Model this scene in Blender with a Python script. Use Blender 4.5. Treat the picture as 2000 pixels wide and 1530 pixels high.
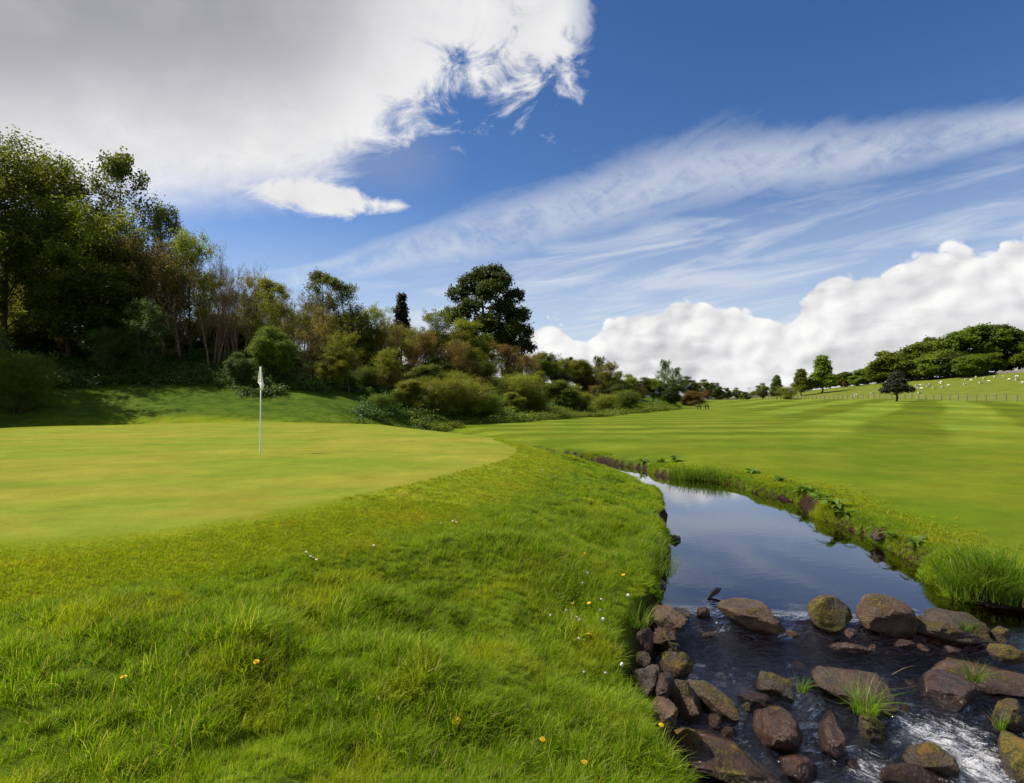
import bpy, bmesh, math, random
import numpy as np
from mathutils import Vector, Matrix, noise as mnoise

# ------------------------------------------------------------------ clean
for o in list(bpy.data.objects): bpy.data.objects.remove(o)
SC = bpy.context.scene
COL = SC.collection

# ------------------------------------------------------------------ camera
EYE = 2.3; FPX = 1167.0; PITCH = math.atan(20/1167)
cam = bpy.data.cameras.new('camera'); cam_o = bpy.data.objects.new('camera', cam); COL.objects.link(cam_o)
cam.lens = 21.006; cam.sensor_width = 36; cam.sensor_fit = 'HORIZONTAL'
cam.clip_start = 0.05; cam.clip_end = 6000
cam_o.location = (0, 0, EYE); cam_o.rotation_euler = (math.pi/2 + PITCH, 0, 0)
SC.camera = cam_o

# ------------------------------------------------------------------ sun / exposure
SUN_AZ = math.radians(-84); SUN_EL = math.radians(50)
sl = bpy.data.lights.new('sun', 'SUN'); sl.energy = 5.0; sl.angle = math.radians(0.55); sl.color = (1.0, 0.945, 0.86)
so = bpy.data.objects.new('sun', sl); COL.objects.link(so)
sdir = Vector((math.sin(SUN_AZ)*math.cos(SUN_EL), math.cos(SUN_AZ)*math.cos(SUN_EL), math.sin(SUN_EL)))
so.rotation_euler = (-sdir).to_track_quat('-Z', 'Y').to_euler()
so.location = (-60, 30, 80)
SC.view_settings.view_transform = 'Standard'
SC.view_settings.look = 'None'
SC.view_settings.exposure = 0.55
SC.view_settings.gamma = 1.0
SC.view_settings.use_curve_mapping = False
SC.render.resolution_x = 1024; SC.render.resolution_y = 783

# ------------------------------------------------------------------ node expression helper
class E:
    nt = None
    def __init__(s, sock): s.s = sock
    @staticmethod
    def m(op, *a, clamp=False):
        n = E.nt.nodes.new('ShaderNodeMath'); n.operation = op; n.use_clamp = clamp
        for i, v in enumerate(a):
            if isinstance(v, E): E.nt.links.new(v.s, n.inputs[i])
            else: n.inputs[i].default_value = v
        return E(n.outputs[0])
    def __add__(s, o): return E.m('ADD', s, o)
    __radd__ = __add__
    def __sub__(s, o): return E.m('SUBTRACT', s, o)
    def __rsub__(s, o): return E.m('SUBTRACT', o, s)
    def __mul__(s, o): return E.m('MULTIPLY', s, o)
    __rmul__ = __mul__
    def __truediv__(s, o): return E.m('DIVIDE', s, o)
    def abs(s): return E.m('ABSOLUTE', s)
    def max(s, o): return E.m('MAXIMUM', s, o)
    def min(s, o): return E.m('MINIMUM', s, o)
    def pow(s, o): return E.m('POWER', s, o)
    def clamp(s): return E.m('ADD', s, 0.0, clamp=True)
def smooth(v, a, b):
    n = E.nt.nodes.new('ShaderNodeMapRange'); n.interpolation_type = 'SMOOTHSTEP'
    E.nt.links.new(v.s, n.inputs['Value'])
    n.inputs['From Min'].default_value = a; n.inputs['From Max'].default_value = b
    n.inputs['To Min'].default_value = 0; n.inputs['To Max'].default_value = 1
    return E(n.outputs['Result'])
def lin(v, a, b, c=0.0, d=1.0):
    n = E.nt.nodes.new('ShaderNodeMapRange')
    E.nt.links.new(v.s, n.inputs['Value'])
    for k, x in zip(('From Min', 'From Max', 'To Min', 'To Max'), (a, b, c, d)): n.inputs[k].default_value = x
    return E(n.outputs['Result'])
def vec(x, y, z=0.0):
    n = E.nt.nodes.new('ShaderNodeCombineXYZ')
    for i, v in enumerate((x, y, z)):
        if isinstance(v, E): E.nt.links.new(v.s, n.inputs[i])
        else: n.inputs[i].default_value = v
    return E(n.outputs[0])
def noise(v, scale, detail=4, rough=0.55, dist=0.0, lac=2.0):
    n = E.nt.nodes.new('ShaderNodeTexNoise')
    if v is not None: E.nt.links.new(v.s, n.inputs['Vector'])
    n.inputs['Scale'].default_value = scale; n.inputs['Detail'].default_value = detail
    n.inputs['Roughness'].default_value = rough; n.inputs['Distortion'].default_value = dist
    n.inputs['Lacunarity'].default_value = lac
    return E(n.outputs[0])
def voro(v, scale, feature='SMOOTH_F1', detail=0):
    n = E.nt.nodes.new('ShaderNodeTexVoronoi'); n.feature = feature
    if v is not None: E.nt.links.new(v.s, n.inputs['Vector'])
    n.inputs['Scale'].default_value = scale
    if 'Detail' in n.inputs: n.inputs['Detail'].default_value = detail
    return E(n.outputs['Distance'])
def mixc(f, a, b, blend='MIX'):
    n = E.nt.nodes.new('ShaderNodeMix'); n.data_type = 'RGBA'; n.blend_type = blend
    for s, v in ((n.inputs[0], f), (n.inputs[6], a), (n.inputs[7], b)):
        if isinstance(v, E): E.nt.links.new(v.s, s)
        elif isinstance(v, (int, float)): s.default_value = v
        else: s.default_value = (*v, 1.0)
    return E(n.outputs[2])
def fcurve(v, pts, lo, hi):
    """piecewise curve through (x, y) points; x mapped from [lo, hi]; y stays within 0..1 inside"""
    ys = [p[1] for p in pts]; y0, y1 = min(ys), max(ys); 
    if y1 - y0 < 1e-6: y1 = y0 + 1e-3
    n = E.nt.nodes.new('ShaderNodeFloatCurve')
    t = lin(v, lo, hi)
    E.nt.links.new(t.s, n.inputs['Value'])
    c = n.mapping.curves[0]
    P = [((x-lo)/(hi-lo), (y-y0)/(y1-y0)) for x, y in pts]
    c.points[0].location = P[0]; c.points[1].location = P[-1]
    for p in P[1:-1]: c.points.new(*p)
    for p in c.points: p.handle_type = 'AUTO_CLAMPED'
    n.mapping.update()
    return E(n.outputs[0])*(y1-y0) + y0
def attr(name):
    n = E.nt.nodes.new('ShaderNodeAttribute'); n.attribute_name = name; return n
def position():
    n = E.nt.nodes.new('ShaderNodeNewGeometry'); return E(n.outputs['Position'])
def sepxyz(v):
    n = E.nt.nodes.new('ShaderNodeSeparateXYZ'); E.nt.links.new(v.s, n.inputs[0])
    return E(n.outputs[0]), E(n.outputs[1]), E(n.outputs[2])

# ------------------------------------------------------------------ world: sky with clouds laid out by compass bearing and elevation
W = bpy.data.worlds.new('World'); SC.world = W; W.use_nodes = True
E.nt = W.node_tree; W.node_tree.nodes.clear()
def AE(x, y):
    a = math.atan((x-1000)/FPX); return a, math.atan((785-y)/FPX*math.cos(a))
def ridged(v, scale, detail, rough):
    n = E.nt.nodes.new('ShaderNodeTexNoise'); n.noise_type = 'RIDGED_MULTIFRACTAL'
    E.nt.links.new(v.s, n.inputs['Vector']); n.inputs['Scale'].default_value = scale; n.inputs['Detail'].default_value = detail
    n.inputs['Roughness'].default_value = rough; n.inputs['Offset'].default_value = 1.0; n.inputs['Gain'].default_value = 1.6
    n.normalize = False
    return E(n.outputs[0])
def build_world():
    nt = W.node_tree
    tc = nt.nodes.new('ShaderNodeTexCoord')
    X, Y, Z = sepxyz(E(tc.outputs['Generated']))
    az = E.m('ARCTAN2', X, Y); el = E.m('ARCSINE', Z)
    sky = nt.nodes.new('ShaderNodeTexSky'); sky.sky_type = 'NISHITA'; sky.sun_disc = False
    sky.sun_elevation = SUN_EL; sky.sun_rotation = SUN_AZ
    sky.air_density = 1.0; sky.dust_density = 0.3; sky.ozone_density = 3.0; sky.altitude = 100
    hs = nt.nodes.new('ShaderNodeHueSaturation'); hs.inputs['Saturation'].default_value = 1.12; hs.inputs['Value'].default_value = 0.80
    gm = nt.nodes.new('ShaderNodeGamma'); gm.inputs['Gamma'].default_value = 1.25
    nt.links.new(sky.outputs[0], gm.inputs['Color']); nt.links.new(gm.outputs[0], hs.inputs['Color'])
    skyc = mixc(1.0, E(hs.outputs[0]), (1.04, 0.95, 1.0), 'MULTIPLY')
    KW = 10.0                                      # cloud white relative to the background strength
    # --- high thin cloud: a long band rising to the right and faint veils below it
    def cirrus(base):
        p = vec(az, el*1.25, 0.0)
        cen = fcurve(az, [AE(-600, 640), AE(560, 545), AE(800, 492), AE(1000, 445), AE(1200, 385), AE(1450, 322), AE(1700, 296), AE(2000, 236), AE(2900, 60)], -0.95, 1.05)
        wid = fcurve(az, [AE(-600, 760), AE(560, 752), AE(760, 738), AE(1000, 715), AE(1250, 708), AE(1500, 710), AE(1750, 728), AE(2000, 742), AE(2900, 750)], -0.95, 1.05)
        q = vec(az*0.9 - el*0.5, el*2.3 - az*0.62, 0.3)
        n1 = noise(q, 7, 5, 0.6, 0.7); n3 = noise(vec(az*1.6 + el*1.1, el*1.9 - az*0.2, 4.0), 17, 4, 0.66, 0.5)
        dd = ((el - cen)/(wid*1.05)); band = 1.0 - smooth(dd.abs() + (n1-0.5)*1.3 + (n3-0.5)*0.5, 0.25, 1.15)
        cir = band*(smooth(n1*0.6 + n3*0.4, 0.32, 0.62)*0.62 + 0.38)
        n4 = noise(vec(az*0.8, el*5.0 - az*0.6, 1.7), 6, 5, 0.6, 0.6)
        veil = (smooth(n4, 0.40, 0.72)*0.42 + 0.10)*smooth(el, 0.02, 0.10)*(1.0 - smooth(el - cen, -0.09, 0.01))*smooth(az, -0.55, -0.05) + (1.0 - smooth(el, 0.06, 0.36))*0.40
        return mixc((cir*0.62).max(veil).clamp(), base, (0.74*KW, 0.77*KW, 0.82*KW)), n1
    # --- the broad grey sheet in the upper left with a torn bright edge and a pointed tail
    def sheet(base):
        edge = fcurve(az, [AE(-900, 420), AE(0, 424), AE(300, 392), AE(450, 382), AE(560, 378), AE(620, 366), AE(680, 322), AE(740, 262), AE(830, 208), AE(950, 168), AE(1050, 112), AE(1130, 66), AE(1200, -160), AE(1500, -520)], -1.03, 0.41)
        m1 = noise(vec(az, el, 2.0), 4.5, 5, 0.58, 0.35); m2 = noise(vec(az*0.8-el*0.3, el*1.2, 7.0), 15, 6, 0.66, 0.6)
        rag = smooth(az, -0.38, -0.08)
        fb = el - edge + 0.022 + (m1-0.5)*(rag*0.26 + 0.05) + (m2-0.5)*(rag*0.40 + 0.03)
        ab = smooth(fb, -0.025, 0.085)*(1.0 - smooth(az, 0.08, 0.17))
        t0, t1 = AE(395, 350), AE(806, 402)
        tt = lin(az, t0[0], t1[0]); tce = lin(az, t0[0], t1[0], t0[1], t1[1])
        th = fcurve(tt, [(0, 0.004), (0.2, 0.012), (0.5, 0.032), (0.62, 0.030), (0.78, 0.015), (0.93, 0.008), (1.0, 0.0)], 0, 1)
        ft = th - (el - tce).abs() + (m2-0.5)*0.055*smooth(tt*(1.0-tt), 0.0, 0.15)
        at = smooth(ft, -0.002, 0.014)*smooth(tt, 0.0, 0.3)*(1.0 - smooth(tt, 0.985, 1.0))
        m3 = noise(vec(az, el*1.1, 5.0), 4.2, 4, 0.52, 0.2)
        thick = smooth(fb + (m3-0.5)*0.25, 0.05, 0.24)*(1.0 - smooth(az, -0.42, -0.06)*0.92)
        litb = ((m2-0.5)*1.4 + (m3-0.5)*1.3 + 0.62).clamp()
        greyc = mixc(smooth(m3, 0.3, 0.7), (0.34*KW, 0.34*KW, 0.375*KW), (0.46*KW, 0.455*KW, 0.49*KW))
        whc = mixc(litb, (0.64*KW, 0.64*KW, 0.68*KW), (0.92*KW, 0.915*KW, 0.91*KW))
        s0 = AE(740, 300); sm = E.m('SQRT', ((az - s0[0])/0.16).pow(2.0) + ((el - s0[1])/0.08).pow(2.0)) + (m1-0.5)*0.8
        smear = (1.0 - smooth(sm, 0.2, 1.0))*0.35
        c = mixc(smear.clamp(), base, (0.34*KW, 0.38*KW, 0.50*KW))
        c = mixc(ab, c, mixc(thick, whc, greyc))
        return mixc(at, c, mixc(litb, (0.70*KW, 0.70*KW, 0.73*KW), (0.88*KW, 0.875*KW, 0.865*KW)))
    # --- heaped cumulus along the horizon
    def cumulus(base, n1):
        prof = [AE(-900, 840), AE(560, 840), AE(660, 650), AE(712, 615), AE(760, 660), AE(850, 640), AE(875, 610), AE(905, 617), AE(950, 650), AE(1030, 622), AE(1080, 616), AE(1135, 648), AE(1190, 625), AE(1240, 608), AE(1262, 606), AE(1330, 570), AE(1385, 573), AE(1450, 588), AE(1535, 608), AE(1560, 578), AE(1640, 540), AE(1720, 518), AE(1770, 500), AE(1850, 468), AE(1930, 472), AE(1990, 450), AE(2300, 430), AE(2900, 520)]
        hp = fcurve(az, prof, -0.95, 1.05)
        def bil(a, e):
            v = vec(a, e, 1.0)
            return (1.0 - voro(v, 15.0, 'F1'))*0.5 + (1.0 - voro(v, 37.0, 'F1'))*0.3
        w = noise(vec(az, el, 0.0), 11, 5, 0.6)
        wx = (w-0.5)*0.045
        B = bil(az + wx, el*1.15 + wx); Bs = bil(az + wx - 0.011, el*1.15 + wx + 0.014)
        fc = hp - el + (B - 0.50)*0.060 + (w-0.5)*0.06
        ac = smooth(fc, 0.0, 0.008)
        litc = ((B - Bs)*2.3 + 0.64 + (w-0.5)*0.7).clamp()
        gl = noise(vec(az*1.0, el*3.0, 8.0), 6.5, 4, 0.55, 0.3)
        low = smooth(gl + smooth(fc, 0.03, 0.16)*0.24, 0.50, 0.76)
        c1 = mixc(litc, (0.64*KW, 0.64*KW, 0.67*KW), (0.95*KW, 0.95*KW, 0.94*KW))
        c2 = mixc(litc, (0.46*KW, 0.465*KW, 0.50*KW), (0.74*KW, 0.74*KW, 0.74*KW))
        return mixc(ac, base, mixc(low, c1, c2))
    def background(col):
        bg = nt.nodes.new('ShaderNodeBackground'); bg.inputs['Strength'].default_value = 0.070
        nt.links.new(col.s, bg.inputs['Color']); return bg.outputs[0]
    def branch(f, a, b):
        n = nt.nodes.new('ShaderNodeMixShader'); nt.links.new(f.s, n.inputs[0]); nt.links.new(a, n.inputs[1]); nt.links.new(b, n.inputs[2]); return n.outputs[0]
    cc, n1 = cirrus(skyc)
    lowpart = background(cumulus(cc, n1))
    cc2, _ = cirrus(skyc)
    rightpart = background(cc2)
    leftpart = background(sheet(cirrus(skyc)[0]))
    gen = noise(E(tc.outputs['Generated']), 2.2, 3, 0.6)
    behind = background(mixc(smooth(gen, 0.42, 0.62)*0.8, skyc, (0.6*KW, 0.6*KW, 0.62*KW)))
    up = branch(E.m('GREATER_THAN', az, 0.17), leftpart, rightpart)
    low_f = E.m('LESS_THAN', el, 0.268)*E.m('GREATER_THAN', az, -0.42)
    front = branch(low_f, up, lowpart)
    allsky = branch(E.m('LESS_THAN', Y, -0.1), front, behind)
    out = nt.nodes.new('ShaderNodeOutputWorld'); nt.links.new(allsky, out.inputs['Surface'])
build_world()
W.cycles.sampling_method = 'MANUAL'; W.cycles.sample_map_resolution = 512

# ------------------------------------------------------------------ pixel helpers (only used to read places off the photograph)
def ray(x, y):
    cx = (x-1000)/FPX; cy = (765-y)/FPX; c, s = math.cos(PITCH), math.sin(PITCH)
    return np.array((cx, c - cy*s, s + cy*c))
def P(x, y, z):
    d = ray(x, y); t = (z-EYE)/d[2]; return d*t + np.array((0, 0, EYE))
def PY(x, y, Yd):
    d = ray(x, y); t = Yd/d[1]; return d*t + np.array((0, 0, EYE))

# ------------------------------------------------------------------ terrain
def A(*p): return np.array(p, float)
LEFT = A((2.6,-9),(1.95,0),(1.6,2.5),(1.42,4),(1.42,5.2),(1.56,6.2),(1.72,7.0),(2.05,8),(2.5,9.7),(2.85,11.2),(3.3,13.2),(3.62,16.3),(3.3,20.2),(2.1,23.0),(-0.6,26.6),(-3.2,31),(-5.0,36),(-5.8,40))
RIGHT = A((9,-9),(8.2,0),(7.4,4),(6.4,5.9),(5.7,6.5),(5.15,6.95),(5.35,7.6),(5.85,8.3),(5.95,10.1),(6.3,13.4),(6.0,16.4),(4.85,18),(4.3,20.2),(2.7,24.4),(0.7,27.6),(-1.6,32),(-3.4,36.5),(-4.6,40.5))
def spl(p, n=5):
    out = []
    for i in range(len(p)-1):
        p0 = p[max(i-1,0)]; p1 = p[i]; p2 = p[i+1]; p3 = p[min(i+2,len(p)-1)]
        for k in range(n):
            t = k/n
            out.append(0.5*((2*p1)+(-p0+p2)*t+(2*p0-5*p1+4*p2-p3)*t*t+(-p0+3*p1-3*p2+p3)*t**3))
    out.append(p[-1]); return np.array(out)
LEFT = spl(LEFT, 4); RIGHT = spl(RIGHT, 4)
rw = np.random.default_rng(5)
LEFT[:, 0] += 0.05*np.sin(LEFT[:, 1]*2.3) * (LEFT[:, 1] > 7) + rw.normal(0, .03, len(LEFT))
RIGHT[:, 0] += 0.12*np.sin(RIGHT[:, 1]*1.9+1) * (RIGHT[:, 1] > 7) + rw.normal(0, .04, len(RIGHT))
WATER = np.vstack([LEFT, RIGHT[::-1]])
GREEN = spl(A((-5.1,5.96),(-3.86,6.44),(-2.76,8.06),(-1.38,10.8),(-0.1,14.0),(0.12,16.8),(-0.6,19.8),(-1.94,22.8),(-5.1,27.2),(-9,29.3),(-12.7,29.9),(-18,28.6),(-20.8,24.1),(-18.5,15),(-12,8),(-7.5,6.1),(-5.1,5.96)), 4)
FRINGE = spl(A((-9.5,3.6),(-6,3.9),(-3.6,4.45),(-2.05,5.75),(-0.9,7.6),(0.25,10.2),(1.1,14.0),(1.2,17),(0.5,20.4),(-1.0,24.2),(-4.5,28.9),(-9,31.5),(-13,32.2),(-19,31),(-24,25),(-21,12),(-15,5),(-9.5,3.6)), 4)
HILL = A((-90,-10),(-60,6),(-34,22.5),(-23,28.6),(-13,32.0),(-8.5,33.5),(-6.8,38),(-5.2,43),(-2,48.5),(2,55),(8,64),(18,82),(30,106),(46,140),(62,200),(75,300),(-400,400),(-400,-10))
def seg_dist(px, py, poly, closed):
    n = len(poly); best = np.full(px.shape, 1e9)
    for i in range(n if closed else n-1):
        a = poly[i]; b = poly[(i+1) % n]; d = b-a; L = d@d
        if L < 1e-12: continue
        t = np.clip(((px-a[0])*d[0]+(py-a[1])*d[1])/L, 0, 1)
        best = np.minimum(best, (px-a[0]-t*d[0])**2+(py-a[1]-t*d[1])**2)
    return np.sqrt(best)
def inside(px, py, poly):
    r = np.zeros(px.shape, bool); n = len(poly)
    for i in range(n):
        x1, y1 = poly[i]; x2, y2 = poly[(i+1) % n]
        if y1 == y2: continue
        c = (y1 > py) != (y2 > py)
        r ^= c & (px < (x2-x1)*(py-y1)/(y2-y1)+x1)
    return r
def sd(px, py, poly):
    d = seg_dist(px, py, poly, True); return np.where(inside(px, py, poly), -d, d)
def ss(v, a, b):
    t = np.clip((v-a)/(b-a), 0, 1); return t*t*(3-2*t)
def hashn(ix, iy, s):
    v = np.sin(ix*127.1+iy*311.7+s*74.7)*43758.5453; return v-np.floor(v)
def vnoise(x, y, s=0):
    ix = np.floor(x); iy = np.floor(y); fx = x-ix; fy = y-iy
    fx = fx*fx*(3-2*fx); fy = fy*fy*(3-2*fy)
    return ((hashn(ix,iy,s)*(1-fx)+hashn(ix+1,iy,s)*fx)*(1-fy)+(hashn(ix,iy+1,s)*(1-fx)+hashn(ix+1,iy+1,s)*fx)*fy)*2-1
def fbm(x, y, s=0, o=4):
    r = 0; a = 1; t = 0
    for i in range(o):
        r = r+a*vnoise(x*2**i, y*2**i, s+i); t += a; a *= .5
    return r/t
def weir_s(x, y):                       # metres downstream of the line of boulders
    return (6.55 - (x-1.6)*0.16 - y)
def water_z(x, y):
    s = weir_s(x, y)
    return 0.03-0.16*ss(s, -0.05, 0.35) - 0.20*ss(s, 1.0, 2.6) - 0.06*np.clip(s-2.6, 0, 6)
def fields(x, y):
    ds = sd(x, y, WATER); dl = seg_dist(x, y, LEFT, False); dr = seg_dist(x, y, RIGHT, False)
    left = dl < dr
    dg = sd(x, y, GREEN); df = sd(x, y, FRINGE); dh = -sd(x, y, HILL)
    return ds, left, dg, df, dh
def height(x, y, F=None):
    ds, left, dg, df, dh = F if F is not None else fields(x, y)
    # left side: raised green running down to the burn
    zg = 1.02+0.015*(np.clip(y, 4, 32)-14.9)
    out = np.clip(dg, 0, None)
    zp = 0.58+(zg-0.58)*(1-ss(out, 0.6, 7.5))+0.10*fbm(x*.16, y*.16, 3, 2)*(1-ss(-dg, -1, 3))
    zb_ = 0.30-0.20*ss(-y, -7.0, -5.0)-0.20*ss(y, 12, 16)
    t_ = np.clip((np.clip(ds, 0, None)+.35*(1-ss(y, 12, 16)))/3.9, 0, 1); kb_ = .75*ss(y, 4.5, 6.5)*(1-ss(y, 13, 18))
    zl = zb_+(zp-zb_)*(ss(t_, 0, 1)*(1-kb_)+kb_*(1-(1-t_)**1.9))
    rough = ss(df, -0.1, 0.9)*(ds > 0)*(1-ss(y, 24, 34))
    hum = np.clip(fbm(x*1.8+3, y*1.8, 11, 3), -.6, 1)*0.17+fbm(x*.75, y*.75, 17, 2)*0.12
    zl = zl+rough*hum*ss(ds, 0.1, 0.8)
    # right side: fairway rising gently
    sl = 0.0085+0.0105*ss(x, 15, 75)
    zr = 0.40+sl*np.clip(y-15, -10, 135)+0.16*fbm(x*.045, y*.045, 23, 2)*ss(y, 10, 40)+.5*np.exp(-((x-62)/22)**2-((y-78)/20)**2)
    zk = 0.30-.06*ss(y, 13, 17); zr = zk+(zr-zk)*ss(ds, -0.2, 2.6)
    b = np.where(left, 1.0, 0.0)
    far = ss(y, 36, 46); side = ss(x, -9, 1)
    z = np.where(left, zl, zr)
    z = z*(1-far)+far*(zr*side+(1-side)*(0.5*zl+0.5*zr))
    # hillside wood on the left
    hh = 10.5-7.0*ss(y, 60, 170)
    s_ = np.clip(dh, 0, None)
    z = z+hh*(1-np.exp(-s_/27))+0.25*fbm(x*.3, y*.3, 31, 3)*ss(dh, 0, 6)
    # pasture hill on the right
    px_ = np.clip(x-93, 0, None)
    z = z+0.135*np.minimum(px_, 66)*(1-0.75*ss(y, 190, 420))*ss(y, 40, 110)+0.02*np.clip(px_-66, 0, 300)
    # stream channel
    near = ss(-y, -6.6, -5.2)
    bw = np.where(left, 0.20+0.40*near, 0.10)
    k = ss(ds, -0.28, bw)
    bed = np.minimum(water_z(x, y), 0)-0.30-0.10*ss(-ds, 0.2, 1.4)+0.05*fbm(x*2.1, y*2.1, 41, 3)
    endf = ss(y, 39, 44)
    k = np.maximum(k, endf)
    return z*k+bed*(1-k)
def H1(x, y): return float(height(np.array([float(x)]), np.array([float(y)]))[0])

# ------------------------------------------------------------------ material helpers
def mat(name):
    m = bpy.data.materials.new(name); m.use_nodes = True; m.node_tree.nodes.clear(); E.nt = m.node_tree; return m
def L_(a, b): E.nt.links.new(a, b)
def finish(shader, disp=None):
    o = E.nt.nodes.new('ShaderNodeOutputMaterial'); L_(shader, o.inputs['Surface'])
def principled(color, rough=0.8, spec=0.3, normal=None, **kw):
    n = E.nt.nodes.new('ShaderNodeBsdfPrincipled')
    if isinstance(color, E): L_(color.s, n.inputs['Base Color'])
    else: n.inputs['Base Color'].default_value = (*color, 1)
    if isinstance(rough, E): L_(rough.s, n.inputs['Roughness'])
    else: n.inputs['Roughness'].default_value = rough
    n.inputs['Specular IOR Level'].default_value = spec
    if normal is not None: L_(normal, n.inputs['Normal'])
    for k, v in kw.items(): n.inputs[k].default_value = v
    return n
def bump(hgt, strength=0.5, dist=0.02):
    n = E.nt.nodes.new('ShaderNodeBump'); n.inputs['Strength'].default_value = strength; n.inputs['Distance'].default_value = dist
    L_(hgt.s, n.inputs['Height']); return n.outputs[0]
def objrand():
    n = E.nt.nodes.new('ShaderNodeObjectInfo'); return E(n.outputs['Random'])
def leafmat(name, ca, cb, cc=None, transl=0.35, var=0.25, rough=0.55, tint='tint'):
    m = mat(name)
    t = E(attr(tint).outputs['Fac'])
    c = mixc(t, ca, cb)
    if cc: c = mixc(smooth(t, 0.80, 0.95), c, cc)
    r = objrand()
    hs = E.nt.nodes.new('ShaderNodeHueSaturation')
    L_((0.5 + (r-0.5)*0.035).s, hs.inputs['Hue']); L_((1.0 + (r-0.5)*var*2).s, hs.inputs['Value'])
    L_(c.s, hs.inputs['Color']); c = E(hs.outputs[0])
    p = principled(c, rough, 0.25)
    tr = E.nt.nodes.new('ShaderNodeBsdfTranslucent'); L_(mixc(1.0, c, (1.15, 1.1, 0.55), 'MULTIPLY').s, tr.inputs['Color'])
    mx = E.nt.nodes.new('ShaderNodeMixShader'); mx.inputs[0].default_value = transl
    L_(p.outputs[0], mx.inputs[1]); L_(tr.outputs[0], mx.inputs[2]); finish(mx.outputs[0])
    return m
def barkmat(name, ca, cb, sc=6):
    m = mat(name); pos = position()
    tc = E.nt.nodes.new('ShaderNodeTexCoord'); ov = E(tc.outputs['Object'])
    n = noise(ov, sc, 5, 0.6)
    c = mixc(smooth(n, 0.35, 0.65), ca, cb)
    finish(principled(c, 0.9, 0.1, bump(n, 0.6, 0.03)).outputs[0]); return m

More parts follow.
